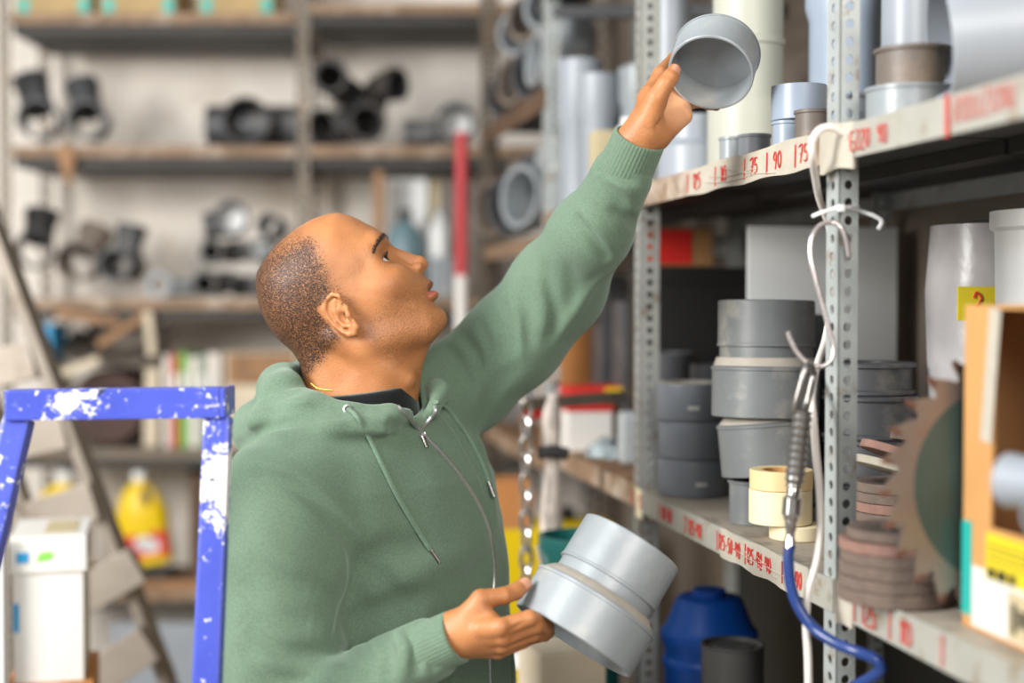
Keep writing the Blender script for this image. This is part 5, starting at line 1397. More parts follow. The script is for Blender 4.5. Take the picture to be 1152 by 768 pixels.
def branch_fitting(label, p, R, face, bdir, L=.11, bl=.10, m='black_pipe', rb=None, group=None):
    """pipe branch: a run whose open mouth looks along 'face', and a side branch along bdir"""
    rb = rb or R*.9; t = thing('pipe_branch', label, 'pipe fitting', p, group=group); face = Vector(face).normalized(); bdir = Vector(bdir).normalized()
    bm = BM(); mx = axis_mx(-face*L, face)
    lathe(bm, [(R-.006, 0), (R, 0), (R, L-.035), (R+.006, L-.03), (R+.006, L-.001), (R+.005, L), (R-.003, L), (R-.004, L-.035), (R-.006, L-.04)], 40, mx); obj('run', bm, M[m], t)
    bm = BM(); mx = axis_mx(-face*L*.6+bdir*R*.55, bdir)
    lathe(bm, [(rb-.006, 0), (rb-.001, 0), (rb-.001, bl-.03), (rb+.005, bl-.026), (rb+.005, bl), (rb-.003, bl), (rb-.004, bl-.03)], 40, mx); obj('branch', bm, M[m], t)
    return t
FC = Vector((0, -1, 0))
def ring(px, py, rpx, label, face, bdir, m='black_pipe', dy=.05, **k):
    p = bp(px, bz(py)+.010, dy); return branch_fitting(label, p, rpx/FPX*ZB*.84, face, bdir, m=m, **k)
z1 = SH['upper']; z2 = SH['middle']
ring(38, 135, 25, 'dark pipe branch at the left end of the upper back shelf', (.15, -1, .0), (-.35, .2, 1), 'pvc_dark', L=.14, bl=.12)
ring(93, 136, 24, 'dark pipe branch tilted beside the leftmost one on the upper back shelf', (.1, -1, .0), (-.30, .3, .9), 'pvc_dark', L=.14, bl=.11)
t = thing('pipe_tee', 'dark pipe tee lying sideways on the upper back shelf', 'pipe fitting', bp(277, z1+.078, .16))
bm = BM(); lathe(bm, tubeprof(.064, .058, -.145, .145), 40, axis_mx(Vector((0, 0, 0)), (1, 0, 0))); obj('run', bm, M['pvc_dark'], t)
bm = BM(); lathe(bm, [(.060, 0), (.066, 0), (.066, .09), (.073, .094), (.073, .13), (.066, .13), (.060, .09)], 40, axis_mx(Vector((0, -.02, 0)), (0, -1, 0))); obj('branch', bm, M['black_pipe'], t)
o = obj('hanging_splinter', prism(BM(), [(-.03, 0), (.022, 0), (.025, -.05), (.012, -.13), (-.005, -.10), (-.02, -.05)], -.005, .005, Matrix.Rotation(PI/2, 4, 'X')), M['wood'], loc=bp(78, z1-.002, -.012)); tag(o, 'torn splinter of wood hanging from the upper back shelf', 'wood scrap')
def elbow(label, p, R, d0, d1, rad=.07, leg=.05, m='black_pipe', group=None):
    """ninety degree pipe bend from mouth direction d0 to d1"""
    d0 = Vector(d0).normalized(); d1 = Vector(d1).normalized(); t = thing('pipe_bend', label, 'pipe fitting', p, group=group)
    pts = [d0*(leg+rad)+d1*0]
    for i in range(11):
        a = i/10*PI/2; pts.append(d0*rad*(1-math.sin(a))+d1*rad*(1-math.cos(a)))
    pts.append(d1*(leg+rad))
    bm = BM(); tube(bm, pts, R, 32, inner=.005); obj('bend', bm, M[m], t)
    bm = BM(); lathe(bm, tubeprof(R+.007, R-.001, 0, leg*.8), 36, axis_mx(d0*(rad+leg*.25), d0)); obj('socket', bm, M[m], t); return t
elbow('black bend with open mouth on top of the black heap', bp(374, bz(92), .05), .046, (.0, -1, .1), (.5, .6, -.3), .05, .035)
elbow('black bend turned sideways at the right of the black heap', bp(420, bz(92), .12), .045, (.8, -.6, 0), (-.2, .8, -.5), .05, .04)
elbow('black bend lying low at the front of the black heap', bp(410, z1+.066, .06), .052, (.15, -1, .05), (-.9, .3, .1), .05, .03)
elbow('black bend lying under the others at the left of the black heap', bp(364, z1+.072, .20), .050, (-.3, -1, .0), (.8, .5, .2), .05, .03)
def lying(label, p, r, L, d, m, name='pipe_socket'):
    bm = BM(); lathe(bm, [(r-.006, 0), (r+.004, 0), (r+.004, .02), (r, .024), (r, L-.024), (r+.004, L-.02), (r+.004, L), (r-.006, L)], 36, axis_mx(-Vector(d).normalized()*L/2, d)); o = obj(name, bm, M[m], loc=p); tag(o, label, 'pipe fitting'); return o
lying('dark socket lying on its side right of the black heap', bp(472, z1+.047, .1), .040, .10, (1, -.1, 0), 'pvc_dark')
lying('dark ring standing before a white disc at the end of the upper back shelf', bp(512, z1+.068, .02), .056, .06, (.1, -1, .1), 'pvc_dark')
o = obj('white_end_cap', lathe(BM(), [(0, 0), (.044, 0), (.046, .004), (.046, .02), (0, .02)], 36, axis_mx(Vector((0, 0, 0)), (.1, -1, .1)), closed=False), M['white'], loc=bp(511, z1+.068, .09)); tag(o, 'white disc inside the dark ring at the end of the upper back shelf', 'pipe fitting')
# middle shelf
ring(33, 284, 24, 'black pipe branch at the left end of the middle back shelf', (.25, -1, 0), (.05, .35, 1), 'black_pipe', L=.14, bl=.10)
ring(79, 297, 25, 'pale grey pipe branch on the middle back shelf', (.05, -1, .0), (.25, .4, .8), 'pvc_brown', L=.16, bl=.09)
ring(123, 301, 21, 'brownish dark pipe branch right of the pale grey one', (-.1, -1, 0), (.15, .2, 1), 'pvc_dark', L=.16, bl=.10)
lying('small pale ring facing out on the middle back shelf', bp(178, z2+.042, .03), .034, .05, (.05, -1, 0), 'pvc_light')
lying('thin grey pipe lying behind the small pale ring', bp(209, z2+.034, .15), .026, .16, (1, .15, 0), 'pvc')
lying('pale lined ring on top of the right heap on the middle back shelf', bp(259, bz(246), .03), .050, .06, (.15, -1, .1), 'pvc_dark')
o = obj('white_end_cap', lathe(BM(), [(0, 0), (.040, 0), (.042, .004), (.042, .02), (0, .02)], 36, axis_mx(Vector((0, 0, 0)), (.15, -1, .1)), closed=False), M['white'], loc=bp(259, bz(246), .085)); tag(o, 'white disc inside the topmost ring of the middle shelf heap', 'pipe fitting')
lying('grey pipe lying behind the topmost ring of the heap', bp(238, bz(250), .15), .040, .10, (1, .1, .1), 'pvc_dark')
elbow('black bend with open mouth in the middle of the right heap', bp(240, bz(283), .08), .031, (-.1, -1, 0), (.9, .2, 0), .04, .03)
elbow('black bend with open mouth at the foot of the right heap', bp(233, z2+.044, .07), .033, (-.1, -1, 0), (.9, .2, .1), .04, .03)
lying('pale tube lying across the right heap', bp(272, bz(280), .16), .032, .13, (1, -.1, .05), 'pvc')
lying('grey tube lying at the foot of the right heap', bp(274, z2+.040, .17), .032, .12, (1, -.2, 0), 'pvc_dark')
lying('small dark ring at the right of the heap beside the shaved head', bp(304, bz(255), .04), .034, .06, (-.3, -1, .2), 'pvc_dark')
elbow('dark bend standing under the small ring beside the shaved head', bp(306, z2+.056, .10), .040, (.2, -1, 0), (-.2, .3, 1), .04, .03, m='pvc_dark')
# right bay of the middle shelf
def simple_box(name, label, cat, p, sz, m, rot=(0, 0, 0), bev=.004, group=None):
    t = obj(name, box(BM(), (-sz[0]/2, -sz[1]/2, 0), (sz[0]/2, sz[1]/2, sz[2]), None, bev), M[m], loc=p, rot=rot, smooth=False); tag(t, label, cat, group); return t
simple_box('wood_batten', 'upright wooden batten left of the white boards on the back shelving', 'batten', bp(426, z2, .02), (.03, .02, .385), 'wood')
simple_box('white_board', 'wide white board standing in the back shelving right of the batten', 'board', bp(458, z2, .16), (.105, .012, .375), 'white', (.0, 0, 0))
simple_box('white_board', 'narrow white board edge right beside the wooden batten', 'board', bp(437, z2, .10), (.03, .012, .37), 'white_paper', (.0, 0, 0))
t = thing('sander_machine', 'blurred blue grey domed machine above the forehead on the back shelving', 'machine', bp(455, z2, .03))
bm = BM(); lathe(bm, [(0, 0), (.058, 0), (.060, .06), (.060, .17), (.045, .21), (.02, .235), (0, .24)], 40, closed=False); obj('dome', bm, mat('blue_grey_enamel', (112, 138, 146), .4), t)
bm = BM(); lathe(bm, [(0, .24), (.02, .24), (.02, .27), (0, .27)], 20, closed=False); obj('cap', bm, M['black'], t)
simple_box('grey_machine_block', 'pale grey block carrying the white bottle left of the red pole', 'machine', bp(495, z2, .04), (.075, .09, .125), 'pvc', (0, 0, .1), .012)
t = thing('white_spray_bottle', 'round white bottle left of the red pole', 'bottle', bp(494, z2+.1256, .04)); t.scale = (.7, .7, .55)
bm = BM(); lathe(bm, [(0, 0), (.045, 0), (.047, .01), (.047, .15), (.03, .20), (.016, .215), (.016, .24), (0, .24)], 32, closed=False); obj('bottle', bm, M['white'], t); bm = BM(); lathe(bm, [(0, .24), (.02, .24), (.02, .265), (0, .265)], 20, closed=False); obj('cap', bm, M['pvc_light'], t)
for k, (px, w_, h_, m_, lab) in enumerate(((484, .035, .37, 'sand_lab', 'yellowish carton standing right of the white boards'), (501, .035, .375, 'pvc_brown', 'grey brown carton beside the red pole'))):
    simple_box('carton', lab, 'box', bp(px, z2, .22), (w_, .08, h_), m_)
for k, (px, w_, h_, m_, lab) in enumerate(((490, .12, .22, 'pvc_light', 'pale crate beyond the chin on the lower back shelf'), (444, .10, .26, 'pvc_brown', 'grey carton hidden behind the face on the lower back shelf'))):
    simple_box('crate', lab, 'box', bp(px, SH['lower'], .12), (w_, .2, h_), m_)
rp = thing('striped_pole', 'red pole with a white lower part beside the grey post', 'pole', P(519, 338, 3.75)); rp.location.z = 0
zr = zpx(310, 3.75)
bm = BM(); tube(bm, [Vector((0, 0, zr)), Vector((.002, 0, zpx(150, 3.75)))], .017, 16); obj('red_part', bm, M['red_pole'], rp)
bm = BM(); tube(bm, [Vector((0, 0, 0)), Vector((0, 0, zr))], .017, 16); obj('white_part', bm, M['white_paper'], rp)
# lower back shelf
z3 = SH['lower']
bd_g = 'binders on the lower back shelf'
for px, w_, h_, m_, lab in ((184, .020, .235, 'binder_white', 'white binder, leftmost of the row left of the hood'), (193, .022, .235, 'binder_red', 'red binder on the lower back shelf'), (203, .026, .24, 'binder_green', 'green binder on the lower back shelf'), (214, .026, .23, 'binder_white', 'white binder right of the green one'), (225, .028, .235, 'binder_grey', 'grey green binder in the row'), (238, .034, .24, 'binder_white', 'wide white binder at the right end of the row')):
    t = thing('binder', lab, 'binder', bp(px, z3+.0005, .14), group=bd_g)
    obj('cover', box(BM(), (-w_/2, -.11, 0), (w_/2, .11, h_*1.2), None, .002), M[m_], t, smooth=False); obj('spine_label', box(BM(), (-w_*.32, -.112, h_*.55), (w_*.32, -.1098, h_*.95)), M['white_paper'], t, smooth=False)
t = thing('picture_box', 'cream box with a brown picture left of the hood', 'box', bp(290, z3+.0005, .15), (0, 0, .03))
obj('carton', box(BM(), (-.115, -.10, 0), (.12, .10, .29), None, .003), M['paper_stack'], t, smooth=False)
pb = obj('picture', box(BM(), (-.105, -.102, .19), (.10, -.0995, .285)), M['wood'], t, smooth=False)
bm = BM()
for x, w_ in ((-.06, .05), (.005, .06), (.06, .03)): lathe(bm, [(0, -.104), (w_*.5, -.1035), (0, -.102)], 16, Matrix.Translation((x, 0, .225)) @ Matrix.Rotation(PI/2, 4, 'X') @ Matrix.Translation((0, 0, 0)) @ Matrix.Scale(1, 4), closed=False)
bm.free()
t = thing('sheet_metal_tray', 'curved grey brown sheet metal tray on the lower back shelf', 'tray', bp(112, z3+.242, .20))
bm = BM(); n_ = 20; A = []
for th_ in (0, .004):
    row0 = []; row1 = []
    for i in range(n_+1):
        x = -.16+.32*i/n_; z = .10*((x/.16)**2)**1.2*.55+th_; row0.append(bm.verts.new((x, -.12, z))); row1.append(bm.verts.new((x, .12, z+.06)))
    A.append((row0, row1))
for i in range(n_):
    for r0, r1 in A: bm.faces.new([r0[i], r0[i+1], r1[i+1], r1[i]])
    for k in (0, 1): bm.faces.new([A[0][k][i], A[0][k][i+1], A[1][k][i+1], A[1][k][i]])
obj('sheet', bm, M['grey_case'], t)
bm = BM(); box(bm, (-.13, .10, .012), (.13, .112, .125)); obj('back_plate', bm, M['grey_case'], t)
t = thing('brown_case', 'dark brown case lying under the sheet metal tray', 'case', bp(110, z3+.0005, .20))
bm = BM(); lathe(bm, [(0, -.11), (.112, -.11), (.117, -.10), (.117, .10), (.112, .11), (0, .11)], 40, Matrix.Translation((0, 0, .118)) @ Matrix.Rotation(PI/2, 4, 'X') @ Matrix.Scale(1., 4), closed=False); obj('shell', bm, M['leather'], t)
bm = BM(); tube(bm, smooth_path([Vector((-.05, -.112, .16)), Vector((-.03, -.13, .17)), Vector((.03, -.13, .17)), Vector((.05, -.112, .16))], 4), .005, 8); obj('handle', bm, M['black'], t)
simple_box('paper_pile', 'curled yellowed paper pile right of the brown case', 'paper', bp(166, z3+.003, .10), (.04, .16, .24), 'paper_stack', (0, .03, 0))
simple_box('paper_pile', 'yellowed paper stack standing left of the brown case', 'paper', bp(54, z3+.003, .10), (.035, .16, .25), 'paper_stack', (0, -.03, 0))
for a, b, lab in (((66, 352), (135, 362), 'old batten lying flat under the middle back shelf'), ((112, 388), (168, 352), 'old batten slanting over the sheet metal tray'), ((56, 425), (112, 404), 'pale slat lying in front of the brown case'), ((168, 350), (172, 400), 'short upright slat right of the sheet metal tray')):
    p0 = bp(a[0], bz(a[1]), -.012); p1 = bp(b[0], bz(b[1]), -.004); d = p1-p0; L_ = d.length; mx = axis_mx(Vector((0, 0, 0)), d)
    o = obj('batten', box(BM(), (-.012, -.012, 0), (.012, .012, L_), mx, .002), M['wood' if 'old' in lab else 'paper_stack'], loc=p0, smooth=False); tag(o, lab, 'batten')
simple_box('blue_carton', 'pale blue spined carton at the left of the sheet metal tray', 'box', bp(50, z3+.256, .10), (.028, .15, .12), 'blue_print')
# bottom shelf: yellow bottles etc.
z4 = SH['bottom']
def jug(label, p, rot, sc=1.):
    t = thing('yellow_jug', label, 'bottle', p, rot)
    F_ = Field((-.10, -.08, -.01), (.10, .08, .33), .004)
    F_.apply(lambda x, y, z: (((np.abs(x)/.083)**3+(np.abs(y)/.052)**3)**(1/3)-1)*.05+np.maximum(z-.20, 0)*0+np.maximum(-z, 0)*4, (-.1, -.08, -.01), (.1, .08, .19), .004)
    F_.ell((0, 0, .17), (.083, .052, .12), None, .02)
    F_.cone((.01, 0, .24), (.012, 0, .30), .030, .020, .02)
    F_.ell((.030, 0, .235), (.017, .09, .034), None, .006, 'sub')
    F_.apply(lambda x, y, z: -z+0*x+0*y, F_.lo, F_.lo+F_.h*np.array(F_.n), .004, 'and')
    v, f = F_.mesh(); joined('jug', [(v, f, 0)], [M['yellow']], t)
    bm = BM(); lathe(bm, [(0, .295), (.024, .295), (.024, .325), (.020, .330), (0, .330)], 24, Matrix.Translation((.012, 0, 0)), closed=False); obj('cap', bm, M['white'], t)
    lb = obj('label', box(BM(), (-.078, -.0535, .03), (.078, -.0508, .115), None, .001), M['redl'], t, smooth=False)
    bm = BM(); lathe(bm, [(0, 0), (.045, 0), (.045, .001), (0, .001)], 28, Matrix.Translation((.01, -.0535, .074)) @ Matrix.Rotation(.35, 4, 'Y') @ Matrix.Scale(.6, 4, Vector((0, 0, 1))) @ Matrix.Rotation(PI/2, 4, 'X'), closed=False); em = obj('emblem', bm, M['white_paper'], lb)
    bm = BM()
    for i, x in enumerate((-.020, -.008, .004, .016, .028)): tube(bm, [Vector((x, -.0555, .066+.006*i*.4)), Vector((x+.006, -.0555, .082+.006*i*.4)), Vector((x+.009, -.0555, .068+.006*i*.4))], .0018, 5)
    obj('emblem_mark', bm, M['blue_print'], lb)
    t.scale = (sc, sc, sc); return t
simple_box('dark_stand', 'dark block under the large yellow bottle', 'block', bp(166, z4+.0005, .10), (.10, .10, .050), 'black')
jug('large yellow plastic bottle with red label tilting to the left on the bottom back shelf', bp(160, z4+.068, .08), (0, -.16, .08), .88)
jug('yellow plastic bottle behind the white archive box, seen above its lid', bp(56, z4+.001, .09), (0, 0, 0), 1.08)
simple_box('brown_carton', 'dark brown carton in shade right of the large yellow bottle', 'box', bp(232, z4+.0005, .22), (.20, .20, .34), 'wood_dark', (0, 0, .2))
simple_box('plank', 'long plank lying on the front of the bottom back shelf', 'plank', bp(190, z4+.0005, .015), (.40, .05, .03), 'wood')
simple_box('grey_board', 'large pale grey board leaning below the bottom back shelf', 'board', Vector((bx_at(225), YB+.03, .001)), (.55, .02, .60), 'pvc_light', (.04, 0, 0))
for px, lab in ((60, 'carton with teal marks at the left end of the top back shelf'), (155, 'carton with teal marks in the middle of the top back shelf'), (265, 'carton with teal marks at the right end of the top back shelf')):
    t = thing('teal_marked_carton', lab, 'box', bp(px, SH['top']+.0005, .14), group='cartons on the top back shelf')
    obj('carton', box(BM(), (-.115, -.12, 0), (.115, .12, .22), None, .004), M['top_carton'], t, smooth=False)
    for x in (-.10, .08): obj('teal_mark', box(BM(), (x, -.1225, .004), (x+.03, -.1195, .05)), M['teal'], t, smooth=False)
# ------------------------------------------------------------------ ladders and boxes on the left
def beam(bm, a, b, w, d, up=Vector((0, -1, 0)), bev=.003):
    v = (b-a); mx = axis_mx(a, v, up); box(bm, (-w/2, -d/2, 0), (w/2, d/2, v.length), mx, bev); return bm
def blue_paint():
    m, nt, b = new_mat('chipped_blue_paint'); L = nt.links.new; tc = nt.nodes.new('ShaderNodeTexCoord')
    def layer(scale, lo, hi, col, cur, det=9, vec=(1, 1, 1), ro=.72, loc=(0, 0, 0)):
        mp = nt.nodes.new('ShaderNodeMapping'); mp.inputs['Scale'].default_value = vec; mp.inputs['Location'].default_value = loc; L(tc.outputs['Object'], mp.inputs['Vector'])
        n = nt.nodes.new('ShaderNodeTexNoise'); n.inputs['Scale'].default_value = scale; n.inputs['Detail'].default_value = det; n.inputs['Roughness'].default_value = ro; L(mp.outputs['Vector'], n.inputs['Vector'])
        r = nt.nodes.new('ShaderNodeMapRange'); r.inputs['From Min'].default_value = lo; r.inputs['From Max'].default_value = hi; L(n.outputs['Fac'], r.inputs['Value'])
        x = nt.nodes.new('ShaderNodeMix'); x.data_type = 'RGBA'; L(r.outputs[0], x.inputs['Factor'])
        if isinstance(cur, tuple): x.inputs['A'].default_value = cur
        else: L(cur, x.inputs['A'])
        x.inputs['B'].default_value = lin(col)+(1,); return x.outputs['Result']
    c = layer(5, .3, .7, (58, 72, 168), lin((72, 86, 190))+(1,))
    c = layer(11, .545, .575, (232, 230, 232), c, vec=(1, 1, 1), loc=(.3, .1, .2))
    c = layer(60, .60, .63, (222, 222, 228), c)
    c = layer(34, .61, .64, (44, 50, 78), c, loc=(2, 1, 4))
    L(c, b.inputs['Base Color']); b.inputs['Roughness'].default_value = .38; return m
M['blue_paint'] = blue_paint()
lad = thing('blue_ladder', 'blue painted steel ladder top splashed with white paint at the front left', 'ladder', P(140, 600, 1.62)); lad.location.z = 0; LB_ = lad.location.copy()
Zl = 1.60
a0 = P(10, 455, Zl); a1 = P(250, 452, Zl)
bm = BM(); beam(bm, a0-LB_, a1-LB_, .031, .034, Vector((0, 0, 1)), .002)
tb = obj('top_bar', bm, M['blue_paint'], lad, smooth=False)
bm = BM(); q0 = P(246, 452, Zl+.001); 
capb = BM(); box(capb, (-.0165, -.015, 0), (.0165, .045, .006), Matrix.Translation(P(250, 452, Zl)-LB_) @ Matrix.Rotation(-.0, 4, 'Z') @ Matrix.Rotation(PI/2, 4, 'Y'), .002)
bm.free()
obj('end_bracket', capb, M['blue_paint'], lad, smooth=False, label='dark blue end bracket')
bm = BM(); beam(bm, P(246, 468, Zl+.004)-LB_, P(216, 1180, Zl-.10)-LB_, .030, .026, Vector((0, -1, 0)), .004); obj('leg', bm, M['blue_paint'], lad, smooth=False)
bm = BM(); beam(bm, P(22, 470, Zl+.004)-LB_, P(-145, 1180, Zl-.10)-LB_, .030, .026, Vector((0, -1, 0)), .004); obj('leg', bm, M['blue_paint'], lad, smooth=False)
# foot of the legs to the floor
for (xa, xb) in ((216, 200), (-145, -245)):
    a = P(xa, 1175, Zl-.10); f = Vector((P(xb, 1180, Zl-.16).x, a.y-.10, .0)); bm = BM(); beam(bm, a-LB_, f-LB_, .030, .026, Vector((0, -1, 0)), .004); obj('leg_foot', bm, M['blue_paint'], lad, smooth=False)
for zf in (.35, .65): 
    a = P(230, 900, Zl-.06); b_ = P(-70, 900, Zl-.06); a.z = b_.z = zf; 
    xl = -245+(-22+245)*zf/1.5
    bm = BM(); beam(bm, Vector((P(-205+115*zf, 900, 1.62).x, a.y-.03+.04*zf, zf))-LB_, Vector((P(205+20*zf, 900, 1.62).x, a.y-.03+.04*zf, zf))-LB_, .06, .02, Vector((0, 0, 1)), .003); obj('step', bm, M['blue_paint'], lad, smooth=False)
gl = thing('grey_ladder', 'weathered grey stepladder leaning behind the blue ladder', 'ladder', P(60, 600, 3.0)); gl.location.z = 0; GB = gl.location.copy()
def gz(px, py, Z): return P(px, py, Z)-GB
bm = BM(); beam(bm, gz(-30, 190, 2.98), gz(190, 768, 3.08), .068, .022, Vector((1, 0, 0))); obj('stile', bm, M['ladder_alu'], gl, smooth=False)
bm = BM(); beam(bm, gz(-80, 250, 2.98), gz(52, 640, 3.06), .048, .022, Vector((1, 0, 0))); obj('stile', bm, M['ladder_alu'], gl, smooth=False)
e1 = P(190, 768, 3.08); d1 = (P(190, 768, 3.08)-P(-30, 190, 2.98)).normalized(); f1 = e1+d1*(e1.z/abs(d1.z))
bm = BM(); beam(bm, e1-d1*.03-GB, f1-GB, .052, .022, Vector((1, 0, 0))); obj('stile_foot', bm, M['ladder_alu'], gl, smooth=False)
e2 = P(52, 640, 3.06); f2 = e2+d1*(e2.z/abs(d1.z)); bm = BM(); beam(bm, e2-d1*.03-GB, f2-GB, .048, .022, Vector((1, 0, 0))); obj('stile_foot', bm, M['ladder_alu'], gl, smooth=False)
for (xa, ya, xb, yb) in ((36, 585, 108, 562), (92, 672, 156, 634), (105, 765, 170, 722), (0, 500, 74, 482), (-30, 420, 40, 404)):
    bm = BM(); beam(bm, gz(xa, ya, 3.02), gz(xb, yb, 3.00), .030, .08, Vector((0, 0, 1))); obj('tread', bm, M['ladder_alu'], gl, smooth=False)
# white archive box on a brown carton, leaning panel
Zx = 2.46
def rx(px): return (px-576)/FPX*Zx
yb = P(576, 384, Zx).y; z_ab = zpx(770, Zx)
t = thing('archive_box', 'white cardboard archive box with lid and blue and green marks', 'box', (rx(52), yb, z_ab), (0, 0, .24))
obj('carton', box(BM(), (-.058, 0, 0), (.058, .20, .212), None, .002), M['white_paper'], t, smooth=False)
ld = obj('lid', box(BM(), (-.064, -.006, .193), (.064, .206, .256), None, .002), M['white_paper'], t, smooth=False)
obj('blue_mark', box(BM(), (-.052, -.0075, .211), (-.032, -.0055, .229)), M['blue_print'], ld, smooth=False)
obj('green_mark', prism(BM(), [(-.019, .212), (.004, .215), (.011, .226), (-.002, .230), (-.015, .226)], .0055, .0075, Matrix.Rotation(PI/2, 4, 'X')), M['green_print'], ld, smooth=False)
obj('top_label', box(BM(), (-.01, .03, .2562), (.045, .17, .2572)), M['sand_lab'], ld, smooth=False)
obj('side_mark', box(BM(), (-.0585, -.0015, .09), (-.049, .0005, .14)), M['blue_print'], t, smooth=False)
t = thing('brown_carton', 'brown carton under the white archive box', 'box', (rx(52), yb, 0), (0, 0, .24))
obj('carton', box(BM(), (-.070, -.01, 0), (.074, .22, z_ab-.001), None, .003), M['orange_box'], t, smooth=False); obj('packing_tape', box(BM(), (-.02, -.0115, z_ab-.12), (.02, -.0095, z_ab-.002)), M['mtape'], t, smooth=False)
simple_box('white_panel_sheet', 'white upright sheet at the left edge beside the archive box', 'sheet', Vector((rx(-12), yb-.05, .001)), (.075, .012, zpx(600, Zx)), 'white', (0, 0, .1))
# ------------------------------------------------------------------ far bay: pipe bends on the steel shelving
def fb(s, v, z): return shelf_pt(s, v, z)
zt_ = 2.045; zu_ = 2.046; zl_ = ZL-.02; zm_u = ZU-.0495
bends = [(.13, .085, .07, (-.9, -.3, .1), (.1, .2, 1)), (.30, .09, .07, (-.7, -.7, .0), (.1, .1, 1)), (.47, .085, .07, (-.8, -.6, .1), (.1, .2, 1)), (.64, .09, .07, (-.7, -.7, 0), (.0, .2, 1))]
words = ['first', 'second', 'third', 'fourth', 'fifth']
for k, (ds, v, R_, d0, d1) in enumerate(bends):
    elbow(f'{words[k]} grey bend from the near end, upper shelf of the far bay', fb(L3+ds, v, zu_+R_*.8+.012), R_*.80, d0, d1, .058, .03, m=['pvc', 'pvc_dark', 'pvc_brown', 'pvc_dark', 'pvc'][k], group='bends on the upper shelf of the far bay')
for k, (ds, v, R_, d0, d1) in enumerate(bends[:4]):
    elbow(f'{words[k]} grey bend from the near end of the second layer in the far bay', fb(L3+ds, v+.015, zu_+.168+R_*.8), R_*.74, (d0[0], d0[1]-.3, d0[2]), d1, .05, .03, m=['pvc_dark', 'pvc', 'pvc_brown', 'pvc'][k], group='second layer of bends in the far bay')
for k, (ds, v, z_, R_, d0, d1, m_) in enumerate(((.31, .10, .0, .075, (-.8, -.6, .05), (.1, .2, 1), 'pvc'), (.50, .10, .0, .075, (-.7, -.7, 0), (.1, .2, 1), 'pvc_dark'), (.68, .10, .0, .075, (-.8, -.6, 0), (.1, .2, 1), 'pvc_brown'))):
    elbow(f'{words[k]} large bend from the near end on the middle shelf of the far bay', fb(L3+ds, v, zm_u+R_+.02), R_*.9, d0, d1, .06, .06, m=m_, group='bends on the middle shelf of the far bay')
t = thing('orange_carton', 'orange brown carton behind the raised arm on the lower shelf of the far bay', 'box', shelf_pt(L3+.16, .085, 0), (0, 0, .19)); t.location.z = zl_+.001
hh = 1.678-zl_
obj('carton', box(BM(), (-.05, -.05, 0), (.05, .05, hh), None, .003), M['orange_box'], t, smooth=False); obj('packing_tape', box(BM(), (-.012, -.0515, hh-.08), (.012, -.0495, hh)), M['mtape'], t, smooth=False)
for k, (ds, h_) in enumerate(((.22, .36), (.36, .30), (.52, .40))): 
    simple_box('dark_carton', ['nearest', 'middle', 'farthest'][k]+' of three shaded cartons deep in the far bay', 'box', fb(L3+ds, .32, zl_+.001), (.12, .10, h_), ['pvc_brown', 'wood_dark', 'pvc_dark'][k], (0, 0, .19))
# middle bay, lower shelf
zm = ZL+.0055
t = thing('parts_box', 'white parts box with a red rim between the chain and the second post', 'box', inset(P(660, 338, 2.9), .048), (0, 0, .19)); t.location.z = zm
hw = zpx(464, 2.92)-zm; PBX = t.location.copy()
obj('carton', box(BM(), (-.048, -.04, 0), (.045, .04, hw), None, .002), M['white_paper'], t, smooth=False); obj('red_rim', box(BM(), (-.049, -.042, hw), (.047, .042, hw+.014), None, .002), M['redl'], t, smooth=False)
t = thing('red_tool_case', 'red flat case with a yellow label lying above the parts box', 'case', PBX+Vector((.006, 0, 0)), (0, 0, .19)); t.location.z = zm+hw+.0145; hw = .0
obj('lower_shell', box(BM(), (-.055, -.043, 0), (.060, .043, .012), None, .002), M['galv_warm'], t, smooth=False); hw = .012; lid_ = obj('red_lid', box(BM(), (-.055, -.044, hw), (.062, .044, hw+.026), None, .003), M['redl'], t, smooth=False)
obj('yellow_label', box(BM(), (.022, -.0455, hw+.003), (.058, -.0435, hw+.023)), M['yellow'], lid_, smooth=False)
hp = Field((-.09, -.07, -.005), (.09, .07, .07), .0025); hp.ell((0, 0, 0), (.075, .05, .046), None, .005)
hp.apply(lambda x, y, z: vnoise(x*190, y*190, z*190)*.016+vnoise(x*60, y*60, z*60)*.014, hp.lo, hp.lo+hp.h*np.array(hp.n), op='disp'); hp.apply(lambda x, y, z: -z+0*x+0*y, hp.lo, hp.lo+hp.h*np.array(hp.n), .002, 'and')
v_, f_ = hp.mesh(); o, _ = joined('screw_heap', [(v_, f_, 0)], [M['screw']], None); o.location = inset(P(692, 338, 2.56), .062); o.scale = (.74, .74, .9); o.location.z = zm; o['kind'] = 'stuff'; tag(o, 'heap of loose zinc screws beside the second post', 'screws')
bg_ = simple_box('clear_bag', 'cloudy plastic bag behind the heap of screws', 'bag', P(712, 338, 2.72), (.05, .05, .10), 'clear_bag', (0, 0, .19), .012); bg_.location.z = zm
for k, (px, Z, w_, h_, lab) in enumerate(((690, 3.16, .08, .26, 'dark grey carton in shade behind the strap bundle'), (716, 2.98, .08, .31, 'dark grey carton in shade behind the second post'))):
    o = simple_box('dark_carton', lab, 'box', P(px, 338, Z), (w_, .10, h_), 'pvc_dark', (0, 0, .19)); o.location.z = zm
rd = thing('steel_bar', 'long grey bar lying across the lower shelf over the red case', 'bar', P(630, 452, 2.6)); RB2 = rd.location.copy()
obj('bar', beam(BM(), P(585, 455, 2.64)-RB2, P(700, 446, 2.76)-RB2, .022, .022, Vector((0, 0, 1)), .002), M['galv_warm'], rd, smooth=False)
obj('red_grip', beam(BM(), P(586, 464, 2.64)-RB2, P(612, 461, 2.665)-RB2, .016, .03, Vector((0, 0, 1)), .003), M['redl'], rd, smooth=False)
